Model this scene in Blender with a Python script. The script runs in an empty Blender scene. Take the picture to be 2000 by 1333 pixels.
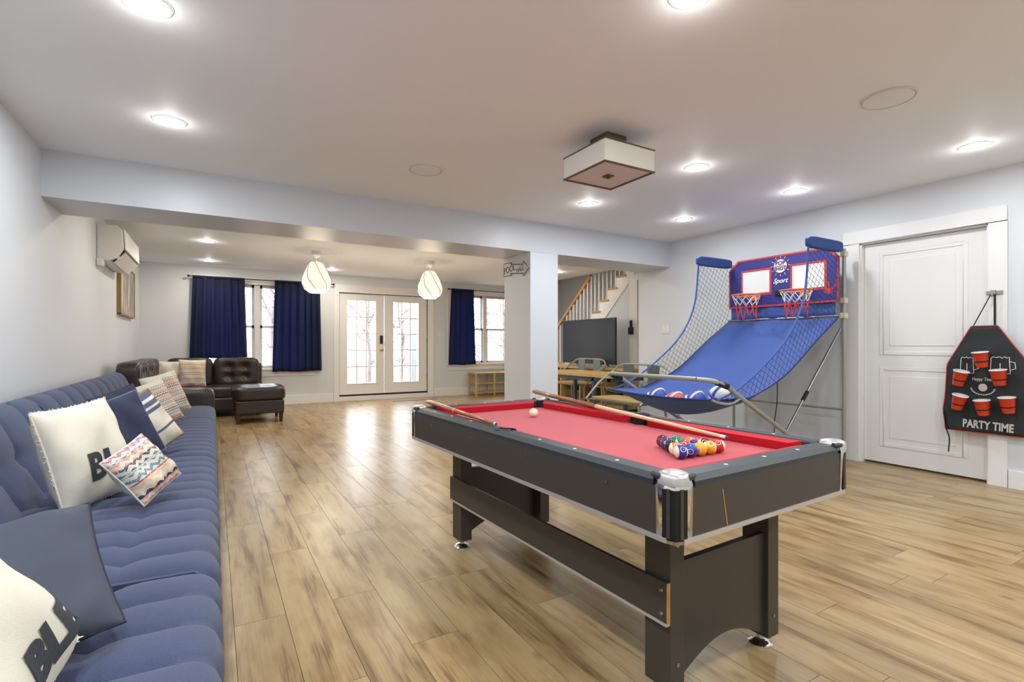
import bpy, bmesh, math, random
from mathutils import Vector, Matrix, Euler
random.seed(7)
S = bpy.context.scene
COL = S.collection
PI = math.pi
# ---------------------------------------------------------------- camera
cd = bpy.data.cameras.new('camera'); cam = bpy.data.objects.new('camera', cd); COL.objects.link(cam)
cam.location = (0, 0, 1.08); cam.rotation_euler = (PI/2, 0, -math.atan(583/985))
cd.sensor_width = 36; cd.lens = 36*985/2000; cd.shift_y = 9.5/2000; cd.clip_start = .02
S.camera = cam
# ---------------------------------------------------------------- world and exposure
W = bpy.data.worlds.new('overcast_sky'); S.world = W; W.use_nodes = True
bg = W.node_tree.nodes['Background']; bg.inputs[0].default_value = (.86, .93, 1, 1); bg.inputs[1].default_value = 7.0
S.view_settings.view_transform = 'Standard'; S.view_settings.look = 'None'
S.view_settings.exposure = 0.32; S.view_settings.gamma = 1; S.view_settings.use_curve_mapping = False
CAN_W, PENDANT_W = 8.8, 13.0
H = 2.45
XL, XR, XS, YF, YB = -1.03, 5.2, 6.2, 10.1, -2.6     # left wall, right wall, stair wall, far wall, back wall

# ---------------------------------------------------------------- materials
def lin(c):
    return tuple((x/255/12.92 if x/255 <= .04045 else ((x/255+.055)/1.055)**2.4) for x in c)
MATS = {}
def nodes_of(m): return m.node_tree.nodes, m.node_tree.links
def mat(name, rgb, rough=.5, metal=0, bump=0, bscale=200, var=0, vscale=4, coat=0, emit=0, sheen=0, spec=.5):
    """rgb: sRGB 0-255 albedo"""
    if name in MATS: return MATS[name]
    m = bpy.data.materials.new(name); m.use_nodes = True; MATS[name] = m
    N, L = nodes_of(m); b = N['Principled BSDF']; c = lin(rgb)
    b.inputs['Base Color'].default_value = (*c, 1); b.inputs['Roughness'].default_value = rough
    b.inputs['Metallic'].default_value = metal; b.inputs['Coat Weight'].default_value = coat
    b.inputs['Sheen Weight'].default_value = sheen; b.inputs['Specular IOR Level'].default_value = spec
    if emit:
        b.inputs['Emission Color'].default_value = (*c, 1); b.inputs['Emission Strength'].default_value = emit
    if var or bump:
        tc = N.new('ShaderNodeTexCoord')
    if var:
        n = N.new('ShaderNodeTexNoise'); n.inputs['Scale'].default_value = vscale; n.inputs['Detail'].default_value = 5
        r = N.new('ShaderNodeValToRGB'); k = 1-var
        r.color_ramp.elements[0].color = (c[0]*k, c[1]*k, c[2]*k, 1); r.color_ramp.elements[0].position = .35
        r.color_ramp.elements[1].color = (*[min(1, x*(1+var*.5)) for x in c], 1); r.color_ramp.elements[1].position = .65
        L.new(tc.outputs['Object'], n.inputs['Vector']); L.new(n.outputs['Fac'], r.inputs[0]); L.new(r.outputs[0], b.inputs['Base Color'])
    if bump:
        n2 = N.new('ShaderNodeTexNoise'); n2.inputs['Scale'].default_value = bscale; n2.inputs['Detail'].default_value = 3
        bp = N.new('ShaderNodeBump'); bp.inputs['Strength'].default_value = bump; bp.inputs['Distance'].default_value = .004
        L.new(tc.outputs['Object'], n2.inputs['Vector']); L.new(n2.outputs['Fac'], bp.inputs['Height']); L.new(bp.outputs[0], b.inputs['Normal'])
    return m
paint = mat('wall_paint', (219, 223, 228), .55, bump=.03, bscale=300)
ceil_m = mat('ceiling_paint', (244, 246, 248), .6, bump=.02, bscale=250)
white = mat('white_trim', (236, 236, 235), .35)
offwhite = mat('off_white_plastic', (228, 226, 222), .4)
black = mat('black_plastic', (22, 22, 24), .4)
chrome = mat('chrome', (225, 225, 225), .12, 1)
steel = mat('brushed_steel', (165, 165, 162), .35, 1)
grey_tube = mat('grey_powder_coat', (168, 168, 160), .4, .3)
laminate = mat('charcoal_laminate', (66, 61, 56), .42, bump=.04, bscale=400)
vinyl = mat('black_vinyl', (48, 53, 58), .42, bump=.1, bscale=300)
silver_trim = mat('silver_trim', (206, 202, 200), .3, .5)
dark = mat('dark_void', (10, 10, 11), .6)
felt = mat('red_felt', (192, 68, 80), .9, bump=.1, bscale=900, var=.05, vscale=3, sheen=.2)
felt_c = mat('red_cushion_felt', (190, 18, 38), .75, bump=.08, bscale=900)
denim_sofa = mat('blue_woven_fabric', (69, 79, 109), .9, bump=.35, bscale=700, var=.14, vscale=260, sheen=.15)
leather = mat('brown_leather', (50, 38, 34), .33, bump=.15, bscale=90, spec=.6)
redwood = mat('red_brown_wood', (72, 28, 24), .35, var=.25, vscale=12)
oak = mat('oak', (196, 146, 88), .4, var=.2, vscale=9)
pine = mat('pale_pine', (205, 172, 108), .5, var=.15, vscale=10)
canvas_w = mat('cream_canvas', (232, 226, 208), .9, bump=.3, bscale=500, var=.06, vscale=6)
slate = mat('slate_cotton', (74, 80, 94), .9, bump=.25, bscale=500)
denim = mat('dark_denim', (56, 62, 86), .9, bump=.4, bscale=800, var=.2, vscale=200)
ink = mat('black_ink', (62, 64, 70), .9)
blue_fab = mat('royal_blue_fabric', (58, 86, 156), .75, bump=.1, bscale=300, sheen=.1)
blue_board = mat('blue_print_board', (50, 52, 132), .4)
red_print = mat('red_print', (196, 62, 56), .45)
white_print = mat('white_print', (235, 235, 232), .5)
orange = mat('orange_rim', (225, 120, 50), .4)
net_dark = mat('dark_net_cord', (60, 62, 72), .8)
net_white = mat('white_net_cord', (225, 225, 225), .8)
net_red = mat('red_net_cord', (222, 66, 60), .8)
apron_m = mat('black_apron_cloth', (44, 47, 50), .85, bump=.2, bscale=60)
cup_red = mat('red_cup', (206, 58, 34), .35)
metal_grey = mat('grey_gunmetal', (112, 120, 118), .4, .6)
tv_m = mat('tv_screen', (30, 30, 31), .35, spec=.35)
bark = mat('pale_bark', (122, 114, 112), .9, var=.2)
glowm = mat('downlight_lens', (255, 250, 240), .5, emit=14)

def glass_mat():
    m = bpy.data.materials.new('window_glass'); m.use_nodes = True; N, L = nodes_of(m)
    N.remove(N['Principled BSDF']); o = N['Material Output']
    t = N.new('ShaderNodeBsdfTransparent'); g = N.new('ShaderNodeBsdfGlossy'); g.inputs['Roughness'].default_value = .02
    x = N.new('ShaderNodeMixShader'); x.inputs[0].default_value = .06
    L.new(t.outputs[0], x.inputs[1]); L.new(g.outputs[0], x.inputs[2]); L.new(x.outputs[0], o.inputs[0]); return m
glass = glass_mat()
def curtain_mat():
    m = bpy.data.materials.new('navy_curtain'); m.use_nodes = True; N, L = nodes_of(m)
    b = N['Principled BSDF']; b.inputs['Base Color'].default_value = (*lin((34, 42, 74)), 1); b.inputs['Roughness'].default_value = .85
    t = N.new('ShaderNodeBsdfTranslucent'); t.inputs[0].default_value = (*lin((66, 92, 150)), 1)
    x = N.new('ShaderNodeMixShader'); x.inputs[0].default_value = .36
    L.new(b.outputs[0], x.inputs[1]); L.new(t.outputs[0], x.inputs[2]); L.new(x.outputs[0], N['Material Output'].inputs[0]); return m
navy = curtain_mat()
def shade_mat():
    m = bpy.data.materials.new('glowing_paper_shade'); m.use_nodes = True; N, L = nodes_of(m)
    b = N['Principled BSDF']; b.inputs['Base Color'].default_value = (.9, .87, .8, 1)
    b.inputs['Emission Color'].default_value = (1, .93, .78, 1); b.inputs['Emission Strength'].default_value = .5
    return m
shade_m = shade_mat()
def floor_mat():
    m = bpy.data.materials.new('oak_plank'); m.use_nodes = True; N, L = nodes_of(m); b = N['Principled BSDF']
    tc = N.new('ShaderNodeTexCoord'); oi = N.new('ShaderNodeObjectInfo')
    mul = N.new('ShaderNodeVectorMath'); mul.operation = 'SCALE'; mul.inputs[0].default_value = (37, 91, 13)
    L.new(oi.outputs['Random'], mul.inputs['Scale'])
    add = N.new('ShaderNodeVectorMath'); L.new(tc.outputs['Object'], add.inputs[0]); L.new(mul.outputs[0], add.inputs[1])
    mp = N.new('ShaderNodeMapping'); mp.inputs['Scale'].default_value = (9, 1.1, 1); L.new(add.outputs[0], mp.inputs[0])
    n1 = N.new('ShaderNodeTexNoise'); n1.inputs['Scale'].default_value = 1.6; n1.inputs['Detail'].default_value = 6; n1.inputs['Distortion'].default_value = .6
    L.new(mp.outputs[0], n1.inputs['Vector'])
    r = N.new('ShaderNodeValToRGB'); e = r.color_ramp.elements
    e[0].position = .33; e[0].color = (*lin((118, 88, 54)), 1); e[1].position = .66; e[1].color = (*lin((184, 160, 118)), 1)
    k = r.color_ramp.elements.new(.47); k.color = (*lin((170, 143, 100)), 1)
    mg = N.new('ShaderNodeMapping'); mg.inputs['Scale'].default_value = (70, 2.2, 1); L.new(add.outputs[0], mg.inputs[0])
    ng = N.new('ShaderNodeTexNoise'); ng.inputs['Scale'].default_value = 2.2; ng.inputs['Detail'].default_value = 4; L.new(mg.outputs[0], ng.inputs['Vector'])
    mixg = N.new('ShaderNodeMix'); mixg.inputs[0].default_value = .3; L.new(n1.outputs['Fac'], mixg.inputs[2]); L.new(ng.outputs['Fac'], mixg.inputs[3])
    L.new(mixg.outputs[0], r.inputs[0])
    # cloudy dark stains and knots
    mp2 = N.new('ShaderNodeMapping'); mp2.inputs['Scale'].default_value = (4, 1.6, 1); L.new(add.outputs[0], mp2.inputs[0])
    n2 = N.new('ShaderNodeTexNoise'); n2.inputs['Scale'].default_value = 1.9; n2.inputs['Detail'].default_value = 3; L.new(mp2.outputs[0], n2.inputs['Vector'])
    r2 = N.new('ShaderNodeValToRGB'); r2.color_ramp.elements[0].position = .5; r2.color_ramp.elements[0].color = (1, 1, 1, 1)
    r2.color_ramp.elements[1].position = .74; r2.color_ramp.elements[1].color = (.66, .58, .5, 1); L.new(n2.outputs['Fac'], r2.inputs[0])
    v = N.new('ShaderNodeTexVoronoi'); v.inputs['Scale'].default_value = 1.35
    mp3 = N.new('ShaderNodeMapping'); mp3.inputs['Scale'].default_value = (3.2, 1.9, 1); L.new(add.outputs[0], mp3.inputs[0]); L.new(mp3.outputs[0], v.inputs['Vector'])
    r3 = N.new('ShaderNodeValToRGB'); r3.color_ramp.elements[0].position = .02; r3.color_ramp.elements[0].color = (.42, .34, .28, 1)
    r3.color_ramp.elements[1].position = .1; r3.color_ramp.elements[1].color = (1, 1, 1, 1); L.new(v.outputs['Distance'], r3.inputs[0])
    m1 = N.new('ShaderNodeMix'); m1.data_type = 'RGBA'; m1.blend_type = 'MULTIPLY'; m1.inputs[0].default_value = 1
    L.new(r.outputs[0], m1.inputs[6]); L.new(r2.outputs[0], m1.inputs[7])
    m2 = N.new('ShaderNodeMix'); m2.data_type = 'RGBA'; m2.blend_type = 'MULTIPLY'; m2.inputs[0].default_value = .7
    L.new(m1.outputs[2], m2.inputs[6]); L.new(r3.outputs[0], m2.inputs[7])
    hs = N.new('ShaderNodeHueSaturation'); mr = N.new('ShaderNodeMapRange'); mr.inputs['To Min'].default_value = .88; mr.inputs['To Max'].default_value = 1.1
    L.new(oi.outputs['Random'], mr.inputs[0]); L.new(mr.outputs[0], hs.inputs['Value']); L.new(m2.outputs[2], hs.inputs['Color'])
    L.new(hs.outputs[0], b.inputs['Base Color'])
    b.inputs['Roughness'].default_value = .3; b.inputs['Specular IOR Level'].default_value = .5
    bp = N.new('ShaderNodeBump'); bp.inputs['Strength'].default_value = .06; bp.inputs['Distance'].default_value = .003
    L.new(n1.outputs['Fac'], bp.inputs['Height']); L.new(bp.outputs[0], b.inputs['Normal'])
    return m
plank_m = floor_mat()

def band_mat(name, bands, axis=1, zig=0, freq=9, base_rough=.9):
    """woven bands across a pillow: bands = [(start, rgb_a, rgb_b, pattern)], pattern 0 plain, 1 zigzag, 2 dots; object coords -1..1"""
    m = bpy.data.materials.new(name); m.use_nodes = True; N, L = nodes_of(m); b = N['Principled BSDF']; b.inputs['Roughness'].default_value = base_rough
    uv = N.new('ShaderNodeUVMap'); sp = N.new('ShaderNodeSeparateXYZ'); L.new(uv.outputs[0], sp.inputs[0])
    along, across = sp.outputs[axis], sp.outputs[1-axis]
    def math_(op, a, b_=None, v=None):
        n = N.new('ShaderNodeMath'); n.operation = op
        L.new(a, n.inputs[0])
        if b_ is not None: L.new(b_, n.inputs[1])
        if v is not None: n.inputs[1].default_value = v
        return n.outputs[0]
    def ramp(idx):
        r = N.new('ShaderNodeValToRGB'); r.color_ramp.interpolation = 'CONSTANT'; el = r.color_ramp.elements
        for i, bd in enumerate(bands):
            e = el[i] if i < 2 else el.new(bd[0])
            e.position = bd[0]; e.color = (*lin(bd[idx]), 1)
        L.new(along, r.inputs[0]); return r.outputs[0]
    tri = math_('PINGPONG', math_('MULTIPLY', across, v=freq), v=.5)          # 0..0.5 triangle wave
    zz = math_('ADD', math_('MULTIPLY', along, v=freq*1.3), tri)
    st = math_('GREATER_THAN', math_('FRACT', zz), v=.55)
    no = N.new('ShaderNodeTexNoise'); no.inputs['Scale'].default_value = 60; L.new(uv.outputs[0], no.inputs['Vector'])
    st2 = math_('MULTIPLY', st, math_('GREATER_THAN', no.outputs['Fac'], v=.42))
    mx = N.new('ShaderNodeMix'); mx.data_type = 'RGBA'; L.new(st2, mx.inputs[0]); L.new(ramp(1), mx.inputs[6]); L.new(ramp(2), mx.inputs[7])
    L.new(mx.outputs[2], b.inputs['Base Color'])
    bp = N.new('ShaderNodeBump'); bp.inputs['Strength'].default_value = .3; bp.inputs['Distance'].default_value = .004
    L.new(no.outputs['Fac'], bp.inputs['Height']); L.new(bp.outputs[0], b.inputs['Normal'])
    return m
CR = (226, 218, 200)
boho = band_mat('woven_boho_bands', [(0, (206, 120, 96), CR), (.1, CR, (120, 150, 165)), (.2, CR, (64, 66, 86)), (.3, CR, (226, 150, 120)), (.4, (150, 178, 172), CR),
    (.5, CR, (228, 128, 96)), (.6, CR, (84, 84, 110)), (.68, (232, 166, 140), CR), (.78, CR, (110, 140, 150)), (.86, CR, CR)], freq=13)
boho2 = band_mat('printed_boho_bands', [(0, (228, 150, 128), CR), (.12, (62, 66, 90), CR), (.18, CR, (236, 190, 160)), (.36, (196, 96, 84), CR), (.39, CR, (92, 140, 162)), (.56, (120, 168, 182), CR),
    (.59, CR, (70, 74, 110)), (.72, CR, (232, 140, 122)), (.84, (96, 140, 160), CR), (.87, CR, (186, 120, 150))], freq=6)
stripe = band_mat('blue_stripe_linen', [(0, CR, CR), (.3, (92, 98, 122), (92, 98, 122)), (.34, CR, CR), (.66, (92, 98, 122), (92, 98, 122)), (.72, CR, CR), (.76, (92, 98, 122), (120, 124, 140)), (.84, CR, CR), (.9, (92, 98, 122), (92, 98, 122))], freq=1)
def paint_art():
    m = bpy.data.materials.new('abstract_paint'); m.use_nodes = True; N, L = nodes_of(m); b = N['Principled BSDF']
    tc = N.new('ShaderNodeTexCoord'); mp = N.new('ShaderNodeMapping'); mp.inputs['Scale'].default_value = (1, 5, 1.2); L.new(tc.outputs['Object'], mp.inputs[0])
    n = N.new('ShaderNodeTexNoise'); n.inputs['Scale'].default_value = 1.5; n.inputs['Detail'].default_value = 5; L.new(mp.outputs[0], n.inputs['Vector'])
    r = N.new('ShaderNodeValToRGB'); e = r.color_ramp.elements; e[0].position = .35; e[0].color = (*lin((128, 122, 122)), 1)
    e[1].position = .62; e[1].color = (*lin((225, 205, 175)), 1); k = e.new(.5); k.color = (*lin((160, 150, 150)), 1)
    L.new(n.outputs['Fac'], r.inputs[0]); L.new(r.outputs[0], b.inputs['Base Color']); b.inputs['Roughness'].default_value = .4; return m

# ---------------------------------------------------------------- mesh builder
class MB:
    def __init__(s): s.v = []; s.f = []
    def add(s, vs, fs):
        o = len(s.v); s.v += [tuple(p) for p in vs]; s.f += [tuple(i+o for i in q) for q in fs]; return s
    def box(s, x0, x1, y0, y1, z0, z1):
        return s.add([(x, y, z) for x in (x0, x1) for y in (y0, y1) for z in (z0, z1)],
                     [(0, 1, 3, 2), (4, 6, 7, 5), (0, 4, 5, 1), (2, 3, 7, 6), (0, 2, 6, 4), (1, 5, 7, 3)])
    def tube(s, pts, r, n=8, closed=False, cap=True):
        P = [Vector(p) for p in pts]; m = len(P); rr = r if isinstance(r, (list, tuple)) else [r]*m
        vs = []; up = None
        for i in range(m):
            if closed: t = P[(i+1) % m]-P[i-1]
            else: t = P[min(i+1, m-1)]-P[max(i-1, 0)]
            t.normalize()
            if up is None:
                a = Vector((0, 0, 1)) if abs(t.z) < .9 else Vector((1, 0, 0)); up = (a-t*a.dot(t)).normalized()
            else:
                up = up-t*up.dot(t)
                up = up.normalized() if up.length > 1e-6 else t.orthogonal().normalized()
            sd = t.cross(up)
            vs += [P[i]+(up*math.cos(2*PI*k/n)+sd*math.sin(2*PI*k/n))*rr[i] for k in range(n)]
        fs = []
        for i in range(m if closed else m-1):
            j = (i+1) % m
            fs += [(i*n+k, i*n+(k+1) % n, j*n+(k+1) % n, j*n+k) for k in range(n)]
        if cap and not closed: fs += [tuple(reversed(range(n))), tuple((m-1)*n+k for k in range(n))]
        return s.add(vs, fs)
    def lathe(s, prof, c=(0, 0, 0), n=24, axis='z', cap=True):
        vs = []
        for r, h in prof:
            for k in range(n):
                a = 2*PI*k/n; x, y = r*math.cos(a), r*math.sin(a)
                p = (x, y, h) if axis == 'z' else ((h, x, y) if axis == 'x' else (x, h, y))
                vs.append((c[0]+p[0], c[1]+p[1], c[2]+p[2]))
        m = len(prof); fs = [(i*n+k, i*n+(k+1) % n, (i+1)*n+(k+1) % n, (i+1)*n+k) for i in range(m-1) for k in range(n)]
        if cap: fs += [tuple(reversed(range(n))), tuple((m-1)*n+k for k in range(n))]
        return s.add(vs, fs)
    def grid(s, fn, nu, nv, closed_u=False):
        vs = [fn(i/(nu if closed_u else nu-1), j/(nv-1)) for i in range(nu) for j in range(nv)]
        fs = [(i*nv+j, ((i+1) % nu)*nv+j, ((i+1) % nu)*nv+j+1, i*nv+j+1) for i in range(nu if closed_u else nu-1) for j in range(nv-1)]
        return s.add(vs, fs)
    def sphere(s, c, r, nu=20, nv=12):
        rr = r if isinstance(r, (tuple, list)) else (r, r, r)
        return s.grid(lambda u, v: (c[0]+rr[0]*math.sin(PI*v)*math.cos(2*PI*u), c[1]+rr[1]*math.sin(PI*v)*math.sin(2*PI*u), c[2]+rr[2]*math.cos(PI*v)), nu, nv, True)
    def prism(s, poly, axis, a, b):
        """extrude a 2-D polygon along an axis; the 2-D coords fill the other two axes in xyz order"""
        def p(q, h): return {'x': (h, q[0], q[1]), 'y': (q[0], h, q[1]), 'z': (q[0], q[1], h)}[axis]
        n = len(poly)
        return s.add([p(q, a) for q in poly]+[p(q, b) for q in poly],
                     [tuple(range(n)), tuple(reversed(range(n, 2*n)))]+[(i, i+n, (i+1) % n+n, (i+1) % n) for i in range(n)])
    def superq(s, c, size, e=.3, n=24, dent=None):
        """soft cushion: superquadric with optional dents [(x,y,z,depth,radius)] in local coords"""
        pw = 2/e
        for ax in range(3):
            for sg in (-1, 1):
                def f(u, v, ax=ax, sg=sg):
                    a, b = math.tan((u-.5)*PI/2), math.tan((v-.5)*PI/2)
                    q = [0, 0, 0]; q[ax] = sg; q[(ax+1) % 3] = a; q[(ax+2) % 3] = b*sg
                    k = sum(abs(w)**pw for w in q)**(1/pw)
                    p = Vector((q[0]/k*size[0]/2, q[1]/k*size[1]/2, q[2]/k*size[2]/2))
                    for d in dent or []:
                        w = math.exp(-((p-Vector(d[:3])).length/d[4])**2); p -= Vector(d[5])*d[3]*w
                    return (c[0]+p.x, c[1]+p.y, c[2]+p.z)
                s.grid(f, n, n)
        return s

OFF = {}
def off(o): return OFF.get(o.name, Vector((0, 0, 0))) if o else Vector((0, 0, 0))
def tag(o, label=None, cat=None, group=None, kind=None):
    if label: o['label'] = label
    if cat: o['category'] = cat
    if group: o['group'] = group
    if kind: o['kind'] = kind
    return o
def thing(name, loc=(0, 0, 0), label=None, cat=None, group=None, rotz=0, kind=None):
    o = bpy.data.objects.new(name, None); COL.objects.link(o); o.location = loc; o.rotation_euler = (0, 0, rotz)
    o.empty_display_size = .1
    OFF[o.name] = Vector(loc); return tag(o, label, cat, group, kind)
def mesh_of(name, mb, m, smooth=None, bevel=0, bseg=2, sub=Vector((0, 0, 0)), uv=None):
    me = bpy.data.meshes.new(name)
    me.from_pydata([(x-sub.x, y-sub.y, z-sub.z) for x, y, z in mb.v], [], mb.f)
    bm = bmesh.new(); bm.from_mesh(me)
    bmesh.ops.remove_doubles(bm, verts=bm.verts, dist=1e-5)
    if bevel: bmesh.ops.bevel(bm, geom=list(bm.edges), offset=bevel, segments=bseg, affect='EDGES', profile=.5, clamp_overlap=True)
    bmesh.ops.recalc_face_normals(bm, faces=bm.faces); bm.to_mesh(me); bm.free()
    if smooth is not None:
        for p in me.polygons: p.use_smooth = True
        me.set_sharp_from_angle(angle=math.radians(smooth))
    if m: me.materials.append(m)
    return me
def obj(name, mb, m, parent=None, smooth=None, bevel=0, bseg=2, local=False, label=None):
    """one mesh object. World coordinates are given unless local; a child is stored relative to its thing's origin"""
    base = Vector((0, 0, 0)) if local else off(parent)
    if parent is None and not local and mb.v:
        xs = [p[0] for p in mb.v]; ys = [p[1] for p in mb.v]; zs = [p[2] for p in mb.v]
        base = Vector(((min(xs)+max(xs))/2, (min(ys)+max(ys))/2, min(zs)))
    me = mesh_of(name, mb, m, smooth, bevel, bseg, base)
    o = bpy.data.objects.new(name, me); COL.objects.link(o)
    if parent: o.parent = parent; OFF[o.name] = Vector((0, 0, 0)) if local else base
    else: o.location = base; OFF[o.name] = base
    if label: o['label'] = label
    return o
def struct(name, mb, m, parent=None, **k):
    o = obj(name, mb, m, parent, **k)
    if not parent: o['kind'] = 'structure'
    return o
def text_mesh(body, size, spacing=1.0, bold=0, shear=0):
    c = bpy.data.curves.new('text', 'FONT'); c.body = body; c.size = size; c.align_x = 'CENTER'; c.align_y = 'CENTER'
    c.space_character = spacing; c.offset = bold; c.shear = shear; c.resolution_u = 3
    t = bpy.data.objects.new('text', c); COL.objects.link(t); bpy.context.view_layer.update()
    me = bpy.data.meshes.new_from_object(t.evaluated_get(bpy.context.evaluated_depsgraph_get()))
    mb = MB(); mb.v = [tuple(v.co) for v in me.vertices]; mb.f = [tuple(p.vertices) for p in me.polygons]
    bpy.data.objects.remove(t); bpy.data.meshes.remove(me); return mb
def place(mb, o, ex, ey, thick=.001):
    """lay flat 2-D lettering into space: origin o, axes ex, ey, with a real thickness"""
    o, ex, ey = Vector(o), Vector(ex).normalized(), Vector(ey).normalized(); n = ex.cross(ey)
    r = MB(); k = len(mb.v)
    r.v = [tuple(o+ex*p[0]+ey*p[1]+n*thick) for p in mb.v]+[tuple(o+ex*p[0]+ey*p[1]) for p in mb.v]
    edges = {}
    for q in mb.f:
        for i in range(len(q)):
            e = (q[i], q[(i+1) % len(q)]); edges[e] = edges.get(e, 0)+1
    r.f = [q for q in mb.f]+[tuple(reversed([i+k for i in q])) for q in mb.f]
    r.f += [(a, a+k, b+k, b) for (a, b) in edges if (b, a) not in edges]
    return r
def squeeze(mb, k): mb.v = [(p[0]*k, p[1], p[2]) for p in mb.v]; return mb
def arc(c, r, a0, a1, n, plane='xz', y=0):
    return [(c[0]+r*math.cos(a0+(a1-a0)*i/n), c[1]+r*math.sin(a0+(a1-a0)*i/n)) for i in range(n+1)]
def smooth_path(pts, k=6):
    """Catmull-Rom through the points"""
    P = [Vector(p) for p in pts]; P = [P[0]*2-P[1]]+P+[P[-1]*2-P[-2]]; out = []
    for i in range(1, len(P)-2):
        for j in range(k):
            t = j/k; a, b, c, d = P[i-1:i+3]
            out.append(.5*((2*b)+(c-a)*t+(2*a-5*b+4*c-d)*t*t+(3*b-a-3*c+d)*t**3))
    out.append(P[-2]); return out

# ================================================================ SETTING
fl = struct('floor', MB().box(XL-.1, 7.5, YB-.1, YF+.1, -.12, -.012), mat('underlay', (70, 56, 42), .9))
PW, PLN = .183, 1.22
def plank_mb(x0, x1, y0, y1): return MB().box(x0+.0009, x1-.0009, y0+.0009, y1-.0009, -.012, 0)
full = mesh_of('plank', plank_mb(-PW/2, PW/2, -PLN/2, PLN/2), plank_m)
rest = MB(); npl = 0
ncol = int((7.4-XL)/PW)+1
for c in range(ncol):
    x0 = XL+c*PW; x1 = min(x0+PW, 7.4); y = YB-random.random()*PLN
    while y < YF:
        a, b = max(y, YB), min(y+PLN, YF); y += PLN
        if b-a < .02 or x1-x0 < .02: continue
        if x0 < -.2 or x0 > XR+.1 or b < .45: rest.add(*(lambda m: (m.v, m.f))(plank_mb(x0, x1, a, b))); continue
        if b-a > PLN-.001 and x1-x0 > PW-.001: me = full
        else: me = mesh_of('plank', plank_mb(-(x1-x0)/2, (x1-x0)/2, -(b-a)/2, (b-a)/2), plank_m)
        o = bpy.data.objects.new('plank', me); COL.objects.link(o); o.parent = fl; npl += 1
        o.location = Vector(((x0+x1)/2, (a+b)/2, 0))-OFF[fl.name]
r = obj('plank_field', rest, plank_m, fl); r['kind'] = 'stuff'

struct('ceiling', MB().box(XL-.1, XR+.1, YB-.1, 5.25, H, H+.12).box(XL-.1, XS, 5.25, YF+.1, H, H+.12).box(XS, 7.5, 5.25, 6.4, H, H+.12), ceil_m)
struct('wall_left', MB().box(XL-.12, XL, YB-.1, YF+.1, 0, H), paint)
struct('wall_back', MB().box(XL-.1, XR+.1, YB-.12, YB, 0, H), paint)
DY0, DY1, DZ = 1.49, 2.40, 2.035        # hinged door opening in the right wall
struct('wall_right', MB().box(XR, XR+.14, YB-.1, DY0, 0, H).box(XR, XR+.14, DY0, DY1, DZ, H).box(XR, XR+.14, DY1, 5.25, 0, H)
       .box(XR+.12, XR+.14, DY0, DY1, 0, DZ), paint)
struct('wall_return', MB().box(XR+.14, XS+.1, 5.11, 5.25, 0, H), paint)
W1 = (-.2, 1.55, .68, 2.17); W2 = (4.45, 6.11, .70, 2.2); FD = (2.09, 3.90, .02, 2.12)
wf = MB(); T = (YF, YF+.16)
xs = [XL-.1, W1[0], W1[1], FD[0], FD[1], W2[0], W2[1], 7.5]
for i in (0, 2, 4, 6): wf.box(xs[i], xs[i+1], *T, 0, 3.6 if i == 6 else H)
for w in (W1, FD, W2):
    wf.box(w[0], w[1], *T, w[3], H)
    if w[2] > .1: wf.box(w[0], w[1], *T, 0, w[2])
struct('wall_far', wf, paint)
struct('ceiling_beam', MB().box(XL, XR, 4.67, 5.25, 2.12, H), mat('beam_paint', (210, 214, 219), .38, bump=.03, bscale=200))
struct('pillar', MB().box(3.0, 3.373, 4.672, 5.248, 0, 2.12), paint, bevel=.004)
# baseboards
struct('baseboard_far', MB().box(XL, 1.98, YF-.016, YF, 0, .17).box(4.04, XS, YF-.016, YF, 0, .17), white, bevel=.003)
struct('baseboard_right', MB().box(XR-.016, XR, YB, 1.375, 0, .14).box(XR-.016, XR, 2.545, 5.25, 0, .14), white, bevel=.003)
struct('baseboard_left', MB().box(XL, XL+.016, YB, YF, 0, .14), white, bevel=.003)
# stair side: wall below the stringer, casing, far stair wall
RUN, RISE, SY, SZ = .225, .197, 7.25, 1.73                # one tread edge at y=7.25 is 1.73 high, rising towards the camera
def nose(y): return SZ+(SY-y)*RISE/RUN
yb = SY+SZ*RUN/RISE
struct('wall_stair', MB().prism([(5.25, 0), (yb-.25, 0), (6.47, nose(6.47)-.22), (6.38, H), (5.25, H)], 'x', XS, XS+.1), paint)
struct('wall_stair_back', MB().box(7.4, 7.5, 5.25, YF, 0, 3.6).box(XS, 7.5, 5.11, 5.25, 0, 3.6).box(XS, XS+.08, 5.25, YF, H+.12, 3.6).box(XS, 7.5, 5.25, YF, 3.6, 3.7), paint)
struct('trim_1', MB().box(XS-.02, XS, 6.28, 6.47, 0, 2.2).box(XS-.02, XS, 5.4, 6.47, 2.2, 2.3), white, bevel=.003)
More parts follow.
